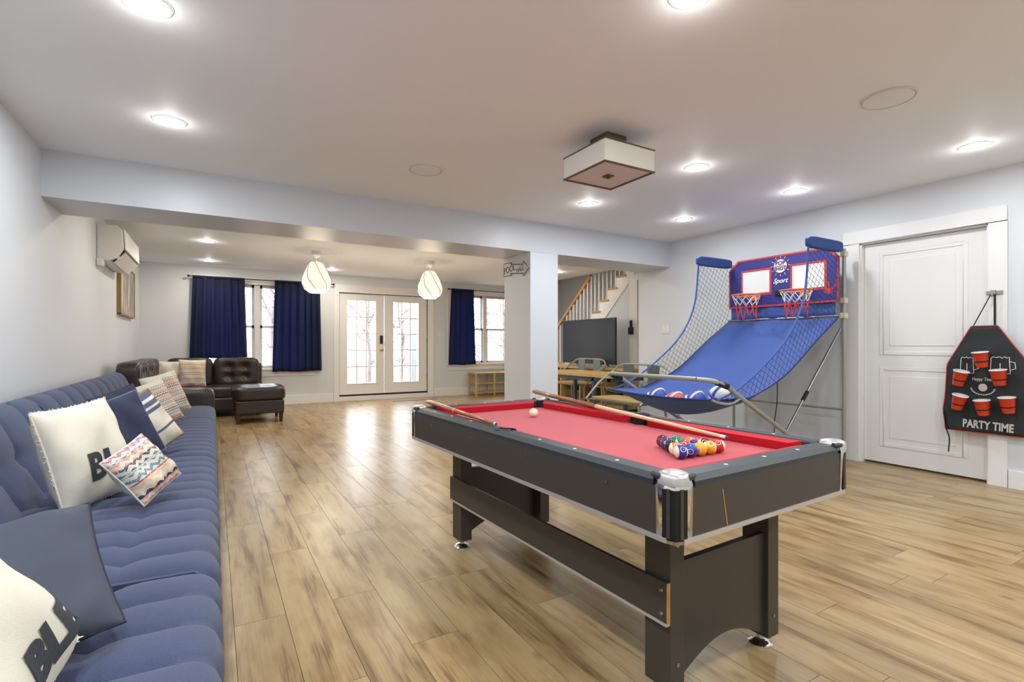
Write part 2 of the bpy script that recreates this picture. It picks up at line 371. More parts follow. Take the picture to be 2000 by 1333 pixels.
# staircase
st = thing('staircase', (XS+.5, 8, 0), 'white staircase with oak treads, oak handrail and white balusters behind the television', 'staircase')
sk = []
k0 = 13
ys = [SY+RUN*(i-3) for i in range(0, 12)]
poly = []
for i in range(-4, 8):
    y = SY+i*RUN; z = SZ-i*RISE
    if z > 0.05:
        poly += [(y, z-.03), (y+RUN, z-.03)]
poly += [(poly[-1][0], 0), (poly[-1][0]-.25, 0), (SY-4*RUN, nose(SY-4*RUN)-.22)]
obj('stringer', MB().prism(poly, 'x', XS-.012, XS+.03), white, st)
for i in range(-4, 8):
    y = SY+i*RUN; z = SZ-i*RISE
    if z < .05: continue
    obj('tread', MB().box(XS-.03, 7.38, y-.03, y+RUN, z-.03, z), oak, st, bevel=.006)
    obj('riser', MB().box(XS+.03, 7.38, y+RUN-.02, y+RUN, z-RISE, z-.03), white, st)
    for k in (.06, .06+RUN/2):
        top = min(nose(y+k)+.93, H+.1)
        obj('baluster', MB().box(XS+.02, XS+.045, y+k-.012, y+k+.012, z, top), white, st)
rail = MB(); rl = []
for y in (9.2, 7.5): rl.append((XS+.03, y, nose(y)+.96))
obj('handrail', MB().prism([(9.2, nose(9.2)+.91), (9.2, nose(9.2)+.99), (7.56, nose(7.56)+.99), (7.56, nose(7.56)+.91)], 'x', XS, XS+.065), oak, st, bevel=.012)
obj('newel_post', MB().box(XS-.01, XS+.08, 9.16, 9.25, 0, nose(9.2)+1.05), oak, st, bevel=.006)

# ---------------------------------------------------------------- windows and French doors
def window(name, w):
    x0, x1, z0, z1 = w; t = thing(name, ((x0+x1)/2, YF+.05, z0), kind='structure'); xm = (x0+x1)/2
    c = MB().box(x0-.1, x0, YF-.022, YF+.12, z0-.02, z1+.1).box(x1, x1+.1, YF-.022, YF+.12, z0-.02, z1+.1).box(x0-.1, x1+.1, YF-.024, YF+.12, z1, z1+.13)
    obj('casing', c, white, t, bevel=.003)
    obj('window_sill', MB().box(x0-.14, x1+.14, YF-.06, YF+.12, z0-.04, z0).box(x0-.1, x1+.1, YF-.02, YF, z0-.15, z0-.04), white, t, bevel=.004)
    obj('mullion', MB().box(xm-.045, xm+.045, YF+.02, YF+.12, z0, z1), white, t, bevel=.003)
    zm = (z0+z1)/2
    for a, b in ((x0, xm-.045), (xm+.045, x1)):
        for lo, hi, y in ((z0, zm+.02, YF+.05), (zm-.02, z1, YF+.085)):
            s = obj('sash', MB().box(a, a+.04, y, y+.03, lo, hi).box(b-.04, b, y, y+.03, lo, hi).box(a, b, y, y+.03, lo, lo+.045).box(a, b, y, y+.03, hi-.045, hi), white, t)
            xc, zc = (a+b)/2, (lo+hi)/2
            obj('muntin', MB().box(xc-.007, xc+.007, y+.006, y+.022, lo+.04, hi-.04), offwhite, s)
            obj('muntin', MB().box(a+.03, b-.03, y+.006, y+.022, zc-.007, zc+.007), offwhite, s)
            for p, q in ((a+.04, xc), (xc, b-.04)):
                for m, n in ((lo+.045, zc), (zc, hi-.045)):
                    obj('pane', MB().box(p+.007, q-.007, y+.012, y+.016, m+.007, n-.007), glass, s)
    return t
window('window_1', W1); window('window_2', W2)
d1 = thing('door_1', (3.0, YF+.06, 0), kind='structure')
x0, x1, z0, z1 = FD
obj('casing', MB().box(x0-.1, x0, YF-.022, YF+.14, 0, z1+.02).box(x1, x1+.13, YF-.022, YF+.14, 0, z1+.02).box(x0-.1, x1+.13, YF-.024, YF+.14, z1, z1+.15), white, d1, bevel=.003)
obj('threshold', MB().box(x0, x1, YF-.03, YF+.14, 0, .09), white, d1, bevel=.004)
obj('weather_strip', MB().box(x0, x1, YF+.03, YF+.08, .09, .125), black, d1)
for (a, b, ga, gb) in ((x0+.005, 2.975, 2.25, 2.81), (2.985, x1-.005, 3.17, 3.71)):
    y0, y1 = YF+.03, YF+.075; g0, g1 = .34, 1.975
    lf = obj('door_leaf', MB().box(a, ga, y0, y1, .125, z1-.01).box(gb, b, y0, y1, .125, z1-.01).box(ga, gb, y0, y1, .125, g0).box(ga, gb, y0, y1, g1, z1-.01), white, d1)
    obj('glazing_bead', MB().box(ga-.02, ga, y0-.008, y0, g0-.02, g1+.02).box(gb, gb+.02, y0-.008, y0, g0-.02, g1+.02).box(ga, gb, y0-.008, y0, g0-.02, g0).box(ga, gb, y0-.008, y0, g1, g1+.02), white, lf)
    for i in range(1, 3):
        x = ga+(gb-ga)*i/3; obj('muntin', MB().box(x-.009, x+.009, y0+.006, y1-.006, g0, g1), offwhite, lf)
    for j in range(1, 5):
        z = g0+(g1-g0)*j/5; obj('muntin', MB().box(ga, gb, y0+.007, y1-.007, z-.009, z+.009), offwhite, lf)
    for i in range(3):
        for j in range(5):
            obj('pane', MB().box(ga+(gb-ga)*i/3+.006, ga+(gb-ga)*(i+1)/3-.006, y0+.02, y0+.024, g0+(g1-g0)*j/5+.006, g0+(g1-g0)*(j+1)/5-.006), glass, lf)
    if a < 2.5:
        obj('smart_lock', MB().box(2.89, 2.95, y0-.03, y0, 1.12, 1.29), black, lf, bevel=.012, bseg=3)
        obj('door_knob', MB().lathe([(.03, 0), (.03, -.008), (.012, -.012), (.012, -.035), (.028, -.05), (.026, -.07), (.008, -.076)], (2.92, y0, 1.0), 16, 'y'), mat('brass', (200, 170, 110), .25, 1), lf, smooth=40)
for z in (.4, 1.15, 1.85):
    obj('hinge', MB().box(x1-.012, x1+.004, YF+.015, YF+.035, z, z+.1), steel, d1)
# hinged two-panel door
d2 = thing('door_2', (XR+.05, 1.95, 0), kind='structure')
cs = MB().box(XR-.02, XR+.02, DY0-.11, DY0, 0, DZ+.0).box(XR-.02, XR+.02, DY1, DY1+.14, 0, DZ).box(XR-.02, XR+.02, DY0-.11, DY1+.14, DZ, DZ+.12)
obj('casing', cs, white, d2, bevel=.003)
obj('jamb', MB().box(XR, XR+.12, DY0-.001, DY0+.012, 0, DZ).box(XR, XR+.12, DY1-.012, DY1+.001, 0, DZ).box(XR, XR+.12, DY0, DY1, DZ-.012, DZ+.001), white, d2)
slab = MB().box(XR+.05, XR+.09, DY0+.014, DY1-.014, .02, DZ-.015)
lf = obj('door_leaf', slab, white, d2)
for (z0_, z1_) in ((1.03, 1.90), (.2, .86)):
    ya, yb_ = DY0+.17, DY1-.17
    fr = MB()
    for k, (ins, xx) in enumerate(((0, XR+.038), (.02, XR+.046))):
        pass
    fr.box(XR+.044, XR+.0505, ya-.03, ya, z0_-.03, z1_+.03).box(XR+.044, XR+.0505, yb_, yb_+.03, z0_-.03, z1_+.03).box(XR+.044, XR+.0505, ya, yb_, z0_-.03, z0_).box(XR+.044, XR+.0505, ya, yb_, z1_, z1_+.03)
    obj('panel_moulding', fr, white, lf, bevel=.003, bseg=2)
    obj('raised_panel', MB().box(XR+.045, XR+.0505, ya+.05, yb_-.05, z0_+.05, z1_-.05), white, lf, bevel=.003)
# exterior
struct('ground_outside', MB().box(-25, 30, YF+.3, 45, -.35, -.25), mat('leaf_litter', (112, 92, 84), .95, var=.2, vscale=1.5))
tag(obj('porch_post', MB().box(4.06, 4.2, 11.6, 11.74, -.25, 3.2).box(4.02, 4.24, 11.56, 11.78, -.25, .0), mat('weathered_post', (150, 152, 150), .8), None, bevel=.004), 'weathered grey square porch post outside the right French door', 'post')
def tree(x, y, h, seed):
    rnd = random.Random(seed); t = thing('bare_tree', (x, y, -.26), None, 'tree', 'bare trees outside the windows')
    tr = MB(); pts = [(x+rnd.uniform(-.06, .06)*i, y, -.26+h*i/6) for i in range(7)]
    tr.tube(pts, [.07*(1-.12*i) for i in range(7)], 7); obj('trunk', tr, bark, t)
    br = MB()
    for k in range(34):
        z = rnd.uniform(.1, .9)*h; a = rnd.uniform(0, 2*PI); l = rnd.uniform(.6, 1.8)*(1.2-z/h); p = [(x, y, z-.3)]
        for q in range(4):
            a += rnd.uniform(-.4, .4); p.append((p[-1][0]+math.cos(a)*l/3, p[-1][1]+math.sin(a)*l/3, p[-1][2]+rnd.uniform(.05, .4)*l))
        br.tube(p, [.03, .022, .016, .01, .005], 5)
        for q in (2, 3): br.tube([p[q], (p[q][0]+rnd.uniform(-.4, .4), p[q][1], p[q][2]+rnd.uniform(.1, .5))], [.01, .004], 4)
    obj('branches', br, bark, t); return t
TL = ['bare tree far left outside, behind the curtained window', 'bare tree seen between the two curtains of the left window', 'bare tree just left of the French doors outside', 'bare tree seen through the left French door',
      'thin bare tree seen through the right French door', 'bare tree outside just right of the French doors', 'bare tree seen through the right-hand window', 'bare tree outside at the far right behind the pillar']
for i, (x, y, h) in enumerate(((-1.2, 19, 6), (1.6, 17, 6.5), (3.4, 24, 7), (4.9, 18.5, 6), (6.6, 20, 5), (8.3, 22, 7), (9.6, 18.6, 6), (12, 21, 7))):
    tree(x, y, h, 40+i)['label'] = TL[i]

# ================================================================ CEILING THINGS
def downlight(x, y, label, seen=True):
    t = thing('recessed_light', (x, y, H-.01), label, 'ceiling light', 'recessed ceiling lights')
    obj('trim_ring', MB().lathe([(.074, H-.004), (.077, H-.009), (.087, H-.006), (.088, H-.0005)], (x, y, 0), 28, cap=False), white, t, smooth=50)
    obj('lens', MB().lathe([(.075, H-.006), (.075, H-.0005)], (x, y, 0), 28), glowm, t)
    ld = bpy.data.lights.new('downlight', 'AREA'); ld.shape = 'DISK'; ld.size = .12; ld.energy = CAN_W*(.62 if x > 4.2 else 1.12) if y < 5 else CAN_W*.8; ld.color = (.90, .955, 1) if y < 5 else (1, .9, .76)
    lo = bpy.data.objects.new('downlight', ld); COL.objects.link(lo); lo.parent = t; lo.location = (0, 0, -.006)
    lp = bpy.data.lights.new('ceiling_halo_fill', 'POINT'); lp.energy = .8; lp.color = (1, .98, .96); lp.shadow_soft_size = .03  # unseen extra point lamp below the lens, added to brighten the ceiling around it
    lo = bpy.data.objects.new('ceiling_halo_fill', lp); COL.objects.link(lo); lo.parent = t; lo.location = (0, 0, -.06)
for x, y, lb in ((-.23, 3.70, 'round recessed downlight above the blue sofa, nearest the beam'), (-.23, 2.48, 'large bright recessed downlight cut by the top left edge of the photo'),
                 (3.18, 2.6, 'recessed downlight just right of the square ceiling lamp'), (3.1, 3.79, 'recessed downlight below the square ceiling lamp, near the pillar'),
                 (4.37, 3.74, 'recessed downlight near the corner where beam meets right wall'), (4.42, 2.56, 'recessed downlight above the basketball game backboard'),
                 (4.48, 1.355, 'recessed downlight above the white panelled door'), (1.6, 1.33, 'recessed downlight at the top edge, above the pool table'),
                 (-.07, 7.69, 'far-room recessed downlight beside the air conditioner'), (-.065, 9.43, 'far-room recessed downlight nearest the left curtain'),
                 (1.83, 9.44, 'small far-room recessed downlight right of the left pendant'), (5.5, 7.6, 'tiny far-room recessed downlight right of the pillar')):
    downlight(x, y, lb)
for i, (x, y) in enumerate(((-.23, 1.3), (-.23, .1), (1.6, .1), (3.2, .1), (4.48, .1), (-.23, -1.2), (1.6, -1.2), (3.2, -1.2), (4.48, -1.2), (-.07, 6.0), (1.85, 6.0), (3.7, 6.0))):
    downlight(x, y, 'recessed downlight out of view behind the beam' if y > 5 else 'recessed downlight out of view behind the camera')
for x, y, lb in ((1.42, 3.717, 'flush round ceiling speaker left of the square lamp'), (3.21, 1.34, 'flush round ceiling speaker near the top right')):
    t = thing('ceiling_speaker', (x, y, H-.01), lb, 'speaker', 'flush ceiling speakers')
    obj('grille', MB().lathe([(.118, H-.0005), (.118, H-.006), (.1, H-.009), (.005, H-.009)], (x, y, 0), 36), mat('speaker_cloth', (240, 242, 244), .6), t, smooth=40)
    obj('rim', MB().lathe([(.118, H-.001), (.124, H-.009), (.13, H-.006), (.13, H-.0005)], (x, y, 0), 36, cap=False), mat('speaker_rim', (216, 216, 216), .6), t, smooth=40)
# square semi-flush lamp
cx, cy = 2.24, 2.54
t = thing('square_ceiling_lamp', (cx, cy, 2.2), 'square white fabric semi-flush lamp with bronze plate above the pool table', 'ceiling lamp')
nick = mat('bronze_nickel', (120, 108, 86), .35, .8)
a, hz0, hz1 = .205, 2.2, 2.34
sh = MB()
for s in (-1, 1):
    sh.box(cx-a, cx+a, cy+s*a-.004, cy+s*a+.004, hz0, hz1).box(cx+s*a-.004, cx+s*a+.004, cy-a, cy+a, hz0, hz1)
obj('fabric_shade', sh, mat('lamp_fabric', (236, 236, 226), .8, emit=0), t)
fr = MB()
for s in (-1, 1):
    for z in (hz0, hz1): fr.box(cx-a-.006, cx+a+.006, cy+s*a-.007, cy+s*a+.007, z-.004, z+.004).box(cx+s*a-.007, cx+s*a+.007, cy-a, cy+a, z-.004, z+.004)
obj('wire_frame', fr, nick, t)
obj('diffuser', MB().box(cx-a+.01, cx+a-.01, cy-a+.01, cy+a-.01, hz0+.002, hz0+.008), mat('frosted_glass', (222, 208, 208), .5), t)
obj('canopy', MB().box(cx-.085, cx+.085, cy-.085, cy+.085, H-.035, H), nick, t, bevel=.006)
obj('stem', MB().tube([(cx, cy, H-.03), (cx, cy, hz0)], .008, 8).box(cx-.2, cx+.2, cy-.005, cy+.005, hz1-.004, hz1+.004), nick, t)
obj('finial', MB().box(cx-.028, cx+.028, cy-.028, cy+.028, hz0-.006, hz0+.002).sphere((cx, cy, hz0-.01), .012, 10, 6), nick, t)
# pendants
for (px, py, lb) in ((1.28, 7.7, 'glowing faceted white pendant lamp in front of the left curtains'), (3.015, 7.7, 'glowing faceted white pendant lamp in front of the French doors')):
    t = thing('pendant_lamp', (px, py, 1.84), lb, 'pendant lamp', 'pair of faceted pendants')
    obj('ceiling_cup', MB().lathe([(.062, H), (.062, H-.06), (.03, H-.09), (.008, H-.1)], (px, py, 0), 20), white, t, smooth=40)
    obj('cord', MB().tube([(px, py, H-.09), (px, py, 2.28)], .005, 6), white, t)
    prof = [(.085, 2.285), (.11, 2.255), (.155, 2.16), (.2, 2.04), (.2, 1.965), (.165, 1.895), (.1, 1.845)]
    n = 12; sh = MB(); vs = []
    for j, (r_, z_) in enumerate(prof):
        for k in range(n):
            an = 2*PI*(k+j*.5)/n; vs.append((px+r_*math.cos(an), py+r_*math.sin(an), z_))
    fs = []
    for j in range(len(prof)-1):
        for k in range(n):
            k2 = (k+1) % n; fs += [(j*n+k, j*n+k2, (j+1)*n+k), (j*n+k2, (j+1)*n+k2, (j+1)*n+k)]
    fs.append(tuple((len(prof)-1)*n+k for k in range(n)))
    sh.add(vs, fs); obj('shade', sh, shade_m, t)
    for k in range(0, n, 2):
        obj('seam_wire', MB().tube([(px+r_*1.006*math.cos(2*PI*(k+j*.5)/n), py+r_*1.006*math.sin(2*PI*(k+j*.5)/n), z_) for j, (r_, z_) in enumerate(prof)], .004, 4), mat('seam_grey', (84, 80, 74), .7), t)
    ld = bpy.data.lights.new('pendant_bulb', 'POINT'); ld.energy = PENDANT_W; ld.color = (1, .87, .68); ld.shadow_soft_size = .2
    lo = bpy.data.objects.new('pendant_bulb', ld); COL.objects.link(lo); lo.parent = t; lo.location = (0, 0, -.22)

# ================================================================ WALL THINGS
t = thing('air_conditioner', (XL, 7.2, 1.95), 'white wall-mounted split air conditioner high on the left wall', 'air conditioner')
pr = [(XL+.002, 1.97), (XL+.002, 2.33), (XL+.17, 2.335), (XL+.215, 2.29), (XL+.225, 2.1), (XL+.17, 2.0), (XL+.1, 1.96)]
obj('body', MB().prism([(p[0], p[1]) for p in pr], 'y', 6.6, 7.72), offwhite, t, bevel=.008)
obj('front_panel', MB().prism([(XL+.217, 2.31), (XL+.236, 2.29), (XL+.243, 2.09), (XL+.232, 2.085)], 'y', 6.61, 7.71), white, t, bevel=.003)
obj('louver', MB().prism([(XL+.225, 2.07), (XL+.235, 2.06), (XL+.14, 1.945), (XL+.13, 1.955)], 'y', 6.68, 7.64), offwhite, t)
obj('outlet_slot', MB().prism([(XL+.222, 2.085), (XL+.226, 2.07), (XL+.13, 1.962), (XL+.12, 1.975)], 'y', 6.64, 7.68), dark, t)
obj('pipe_cover', MB().box(XL+.002, XL+.06, 6.56, 6.66, 1.9, 1.98), offwhite, t, bevel=.01)
t = thing('wall_picture', (XL, 8.45, 1.47), 'tall abstract canvas in grey and beige below the air conditioner', 'picture')
obj('frame', MB().box(XL+.002, XL+.045, 7.85, 7.87, 1.48, 2.12).box(XL+.002, XL+.045, 9.1, 9.12, 1.48, 2.12).box(XL+.002, XL+.045, 7.85, 9.12, 1.47, 1.49).box(XL+.002, XL+.045, 7.85, 9.12, 2.11, 2.13), mat('gilt_frame', (150, 122, 76), .4, .3), t)
obj('canvas', MB().box(XL+.004, XL+.035, 7.87, 9.1, 1.49, 2.11), paint_art(), t)

def curtain(name, xa, xb, ztop, zbot, flare, label, grp):
    t = thing(name, ((xa+xb)/2, YF-.1, zbot), label, 'curtain', grp)
    nf = max(5, int((xb-xa)/.1)); mid = (xa+xb)/2
    def f(u, v):
        z = ztop+(zbot-ztop)*v; w = 1+(flare-1)*v
        x = mid+(xa-mid+(xb-xa)*u)*w
        amp = .012+.022*min(1, v*3)
        y = YF-.115+amp*math.sin(u*nf*2*PI+.9*math.sin(u*7))+.01*math.sin(u*17+v*3)
        return (x, y, z+.006*math.sin(u*9))
    g = MB().grid(f, nf*10, 26)
    o = obj('cloth', g, navy, t, smooth=80)
    md = o.modifiers.new('thickness', 'SOLIDIFY'); md.thickness = .002
    obj('rod_pocket', MB().grid(lambda u, v: (xa+(xb-xa)*u, YF-.115+.02*math.cos(v*2*PI)+.006*math.sin(u*nf*4*PI), ztop+.006+.022*math.sin(v*2*PI)), nf*6, 10), navy, t, smooth=80)
    return t
curtain('curtain', -.30, .47, 2.24, .87, 1.12, 'navy curtain hanging behind the leather sofa, left panel of the left window', 'navy curtain panels')
curtain('curtain', .95, 1.72, 2.24, .61, 1.10, 'long navy curtain between the left window gap and the French doors', 'navy curtain panels')
curtain('curtain', 4.40, 4.93, 2.29, .67, 1.25, 'navy curtain right of the French doors, beside the right window', 'navy curtain panels')
for (xa, xb, z, lb) in ((-.36, 1.97, 2.25, 'thin dark curtain rod above the left window'), (4.33, 6.3, 2.30, 'thin dark curtain rod above the right window')):
    t = thing('curtain_rod', ((xa+xb)/2, YF-.115, z), lb, 'curtain rod')
    obj('rod', MB().tube([(xa, YF-.115, z), (xb, YF-.115, z)], .009, 8), mat('dark_bronze', (70, 60, 54), .4, .6), t)
    for x in (xa, xb): obj('finial', MB().sphere((x, YF-.115, z), .02, 10, 8), MATS['dark_bronze'], t)
    for x in (xa+.1, xb-.1): obj('bracket', MB().box(x-.01, x+.01, YF-.115, YF-.0245, z-.012, z+.012), MATS['dark_bronze'], t)
def switch(name, p0, p1, face, label, n=2):
    t = thing(name, p0, label, 'light switch')
    x0, y0, z0 = p0; x1, y1, z1 = p1
    obj('plate', MB().box(x0, x1, y0, y1, z0, z1), offwhite, t, bevel=.002)
    for k in range(n):
        if face == 'y': a = x0+(x1-x0)*(k+.5)/n; m = MB().box(a-.017, a+.017, y0-.004, y0+.002, z0+.03, z1-.03)
        else: a = y0+(y1-y0)*(k+.5)/n; m = MB().box(x0-.004, x0+.002, a-.017, a+.017, z0+.03, z1-.03)
        obj('rocker', m, white, t, bevel=.002)
switch('light_switch', (4.13, YF-.008, 1.26), (4.29, YF, 1.38), 'y', 'white switch plate between the French doors and the right curtain', 3)
switch('light_switch', (XR-.008, 4.68, 1.24), (XR, 4.81, 1.37), 'x', 'white double switch plate on the right wall beside the basketball net', 2)
tag(obj('thermostat', MB().box(4.16, 4.22, YF-.02, YF, 1.48, 1.52), offwhite, None, bevel=.004), 'small white sensor box above the switch by the French doors', 'thermostat')
t = thing('wall_handset', (XS-.04, 6.38, 1.28), 'black handset hanging on the white casing under the stairs', 'handset')
obj('cradle', MB().box(XS-.06, XS-.02, 6.36, 6.46, 1.28, 1.4), black, t, bevel=.008)
obj('receiver', MB().box(XS-.085, XS-.05, 6.35, 6.4, 1.3, 1.52), black, t, bevel=.012)
tag(obj('floor_register', MB().box(3.0, 3.9, 9.55, 9.65, 0, .006), mat('register_grey', (110, 112, 120), .4, .5), None, bevel=.002), 'thin dark metal floor vent in front of the French doors', 'floor vent')
# painted arrow sign on the pillar's left face
sx = 3.0
t = thing('arrow_sign', (sx-.01, 4.95, 1.9), 'white arrow-shaped POOL HALL sign on the side of the pillar', 'sign')
ar = [(5.235, 1.905), (5.235, 2.06), (5.07, 2.05), (5.07, 2.03), (4.80, 1.995), (4.80, 2.03), (4.685, 1.945), (4.80, 1.865), (4.80, 1.895), (5.07, 1.925), (5.07, 1.905)]
obj('board', MB().prism(ar, 'x', sx-.012, sx-.001), mat('sign_board', (214, 211, 206), .7), t)
obj('outline', MB().tube([(sx-.0125, y, z) for y, z in ar], .004, 4, closed=True), mat('sign_ink', (45, 44, 46), .7), t)
for body, yy, zz, sz in (('POOL', 5.105, 1.975, .105), ('HALL', 4.87, 1.946, .07)):
    obj('lettering', place(text_mesh(body, sz, .95), (sx-.0122, yy, zz), (0, -1, .1), (0, .1, 1), .0015), MATS['sign_ink'], t)

# ================================================================ FUTON SOFAS along the left wall
def futon(y0, y1, label):
    t = thing('futon_sofa', (-.5, (y0+y1)/2, 0), label, 'sofa', 'blue tufted futon sofas')
    L_ = y1-y0; nr = max(1, round(L_/.163)); p = L_/nr; nu = nr*10+1
    prof = smooth_path([(-.70, .36), (-.66, .425), (-.55, .435), (-.4, .437), (-.2, .437), (-.06, .43), (.005, .40), (.022, .34), (.01, .27), (-.03, .235)], 5)
    prof = [(q[0], q[1]) for q in prof]
    def rib(w): return abs(math.sin(PI*w/p))**.55
    def seat(u, v):
        k = v*(len(prof)-1); i = min(int(k), len(prof)-2); fr_ = k-i
        x = prof[i][0]+(prof[i+1][0]-prof[i][0])*fr_; z = prof[i][1]+(prof[i+1][1]-prof[i][1])*fr_
        w = u*L_; e = min(w, L_-w); end = 1-math.exp(-(e/.02)**1)
        d = .024*(1-rib(w))
        d += .022*(math.exp(-((x+.23)/.025)**2)+math.exp(-((x+.46)/.025)**2))*(1-.3*rib(w))
        d += .03*(1-end)
        nx, nz = (0, 1) if x < -.1 else ((x+.1)/.13, max(0, 1-(x+.1)/.13))
        return (x-nx*d*.8, y0+.004+w*(L_-.008)/L_, z-nz*d)
    obj('seat_cushion', MB().grid(seat, nu, len(prof)*1), denim_sofa, t, smooth=60)
    bp = [(-.60, .40), (-.64, .47), (-.69, .58), (-.735, .69), (-.77, .765), (-.81, .805), (-.86, .81), (-.905, .78), (-.92, .70), (-.90, .45), (-.86, .3)]
    bpr = [(q.x, q.y) for q in smooth_path([(a, b, 0) for a, b in bp], 4)]
    n2 = max(1, round(L_/.3)); p2 = L_/n2
    def back(u, v):
        k = v*(len(bpr)-1); i = min(int(k), len(bpr)-2); fr_ = k-i
        x = bpr[i][0]+(bpr[i+1][0]-bpr[i][0])*fr_; z = bpr[i][1]+(bpr[i+1][1]-bpr[i][1])*fr_
        w = u*L_; e = min(w, L_-w); d = .026*math.exp(-e/.02)
        front = 1 if v < .55 else .3
        r_ = abs(math.sin(PI*w/p2))**.5
        d += front*(.03*(1-r_)+.03*math.exp(-((z-.60)/.03)**2)*(1-.55*r_))
        return (x-d*.95, y0+.004+w*(L_-.008)/L_, z-d*.35)
    obj('backrest', MB().grid(back, n2*14+1, len(bpr)), denim_sofa, t, smooth=60)
    for ya in (y0+.004, y1-.004):
        obj('end_panel', MB().prism([(-.70, .3), (-.66, .415), (-.3, .42), (-.05, .415), (-.005, .38), (0, .29), (-.05, .24)], 'y', ya-.003, ya+.003), denim_sofa, t)
        obj('back_end_panel', MB().prism([(-.63, .41), (-.71, .6), (-.78, .755), (-.82, .79), (-.87, .79), (-.89, .7), (-.87, .42)], 'y', ya-.003, ya+.003), denim_sofa, t)
    obj('base_frame', MB().box(-.88, -.06, y0+.05, y1-.05, .17, .3), mat('futon_frame', (38, 42, 58), .8), t, bevel=.01)
    for yy in (y0+.15, y1-.15):
        for xx in (-.8, -.1): obj('leg', MB().tube([(xx, yy, .18), (xx, yy, 0)], [.025, .018], 10), black, t)
    return t
futon(-.05, 1.76, 'nearest blue tufted futon sofa, under the slate and cut-off cream pillows')
futon(1.76, 3.57, 'second blue tufted futon sofa, carrying the white BL pillow and printed pillow')
futon(3.57, 5.38, 'third blue tufted futon sofa, under the striped pillow')
futon(5.38, 6.48, 'short blue tufted sofa section touching the brown leather sectional')

# ---------------------------------------------------------------- pillows
def pillow(label, c, n, up, w, h, th, material, back=None, seam=None, letters=None, fringe=None, puff=.5, name='throw_pillow', side=None):
    c, n, up = Vector(c), Vector(n).normalized(), Vector(up); up = (up-n*up.dot(n)).normalized(); ex = up.cross(n)
    t = thing(name, c-Vector((0, 0, h*.45)), label, 'pillow', 'throw pillows')
    rnd = random.Random(label); ph = [rnd.uniform(0, 6) for _ in range(6)]
    def surf(x, y, s):     # x,y in -1..1
        e = max(0, (1-abs(x)**2.6))*max(0, (1-abs(y)**2.6)); z = s*th/2*e**puff
        k = 1-.05*(1-y*y)*abs(x)**3; k2 = 1-.05*(1-x*x)*abs(y)**3
        wr = .006*(math.sin(5*x+3*y+ph[0])+math.sin(4*y-6*x+ph[1])+.6*math.sin(11*x*y+ph[2]))*min(1, e*3)
        sag = -.03*h*(1-y)*0
        return c+ex*(x*w/2*k)+up*(y*h/2*k2+sag)+n*(z+wr*s)
    N = 33
    def half(s, nm, m_):
        me = bpy.data.meshes.new(nm); vs = []; uvs = []; fs = []
        for i in range(N):
            for j in range(N):
                a, b = -1+2*i/(N-1), -1+2*j/(N-1); q = surf(math.sin(a*PI/2), math.sin(b*PI/2), s)-OFF[t.name]
                vs.append(tuple(q)); uvs.append((.5+.5*math.sin(a*PI/2), .5+.5*math.sin(b*PI/2)))
        for i in range(N-1):
            for j in range(N-1):
                q = (i*N+j, (i+1)*N+j, (i+1)*N+j+1, i*N+j+1); fs.append(q if s > 0 else tuple(reversed(q)))
        me.from_pydata(vs, [], fs); ul = me.uv_layers.new(name='UVMap')
        for lp in me.loops: ul.data[lp.index].uv = uvs[lp.vertex_index]
        for p_ in me.polygons: p_.use_smooth = True
        me.materials.append(m_); o = bpy.data.objects.new(nm, me); COL.objects.link(o); o.parent = t; OFF[o.name] = OFF[t.name]; return o
    half(1, 'front_cover', material); half(-1, 'back_cover', back or material)
    loop = [surf(a, -1, 1) for a in [-1+.1*i for i in range(20)]]+[surf(1, a, 1) for a in [-1+.1*i for i in range(20)]]+[surf(-a, 1, 1) for a in [-1+.1*i for i in range(20)]]+[surf(-1, -a, 1) for a in [-1+.1*i for i in range(20)]]
    obj('seam', MB().tube(loop, .005 if seam is None else seam[1], 6, closed=True), (seam[0] if seam else material), t, smooth=60)
    if fringe:
        fg = MB()
        for i, q in enumerate(loop):
            d = (q-c).normalized()
            for k in range(3):
                q2 = q+(loop[(i+1) % len(loop)]-q)*k/3
                fg.tube([q2, q2+d*rnd.uniform(.004, .012)+n*rnd.uniform(-.008, .008)], [.0025, .001], 4)
        obj('frayed_edge', fg, fringe, t)['kind'] = 'stuff'
    for (body, sx_, sy_, size) in letters or []:
        tm = text_mesh(body, size, 1.0, .006); bm = bmesh.new()
        vs = [bm.verts.new(v) for v in tm.v]
        for q in tm.f:
            try: bm.faces.new([vs[i] for i in q])
            except ValueError: pass
        bmesh.ops.triangulate(bm, faces=bm.faces)
        for _ in range(3):
            lg = [e for e in bm.edges if e.calc_length() > .02]
            if lg: bmesh.ops.subdivide_edges(bm, edges=lg, cuts=1); bmesh.ops.triangulate(bm, faces=bm.faces)
        bm.verts.index_update(); lm = MB()
        for v in bm.verts:
            a, b = max(-.98, min(.98, v.co.x/(w/2)+sx_)), max(-.98, min(.98, v.co.y/(h/2)+sy_)); lm.v.append(tuple(surf(a, b, 1)+n*.003))
        lm.f = [tuple(v.index for v in f_.verts) for f_ in bm.faces]; bm.free()
        obj('lettering', lm, ink, t)
    return t
pillow('large cream pillow with black letters BLE, cut off by the bottom left corner', (-.36, 1.13, .575), (.85, -.35, .4), (-.42, -.25, 1), .36, .34, .17, canvas_w, letters=[('BLE', .42, -.5, .10)], fringe=canvas_w)
pillow('plain slate-blue pillow standing behind the cut-off cream pillow', (-.42, 1.46, .55), (.05, -.57, .82), (-.3, .78, .55), .42, .36, .17, slate, seam=(mat('dark_piping', (40, 44, 54), .8), .004))
pillow('cream canvas pillow with frayed seam and black letters BL, leaning on the sofa back', (-.46, 2.72, .63), (.8, -.5, .25), (-.22, .05, 1), .35, .42, .18, canvas_w, letters=[('BL', -.12, -.3, .15)], fringe=canvas_w)
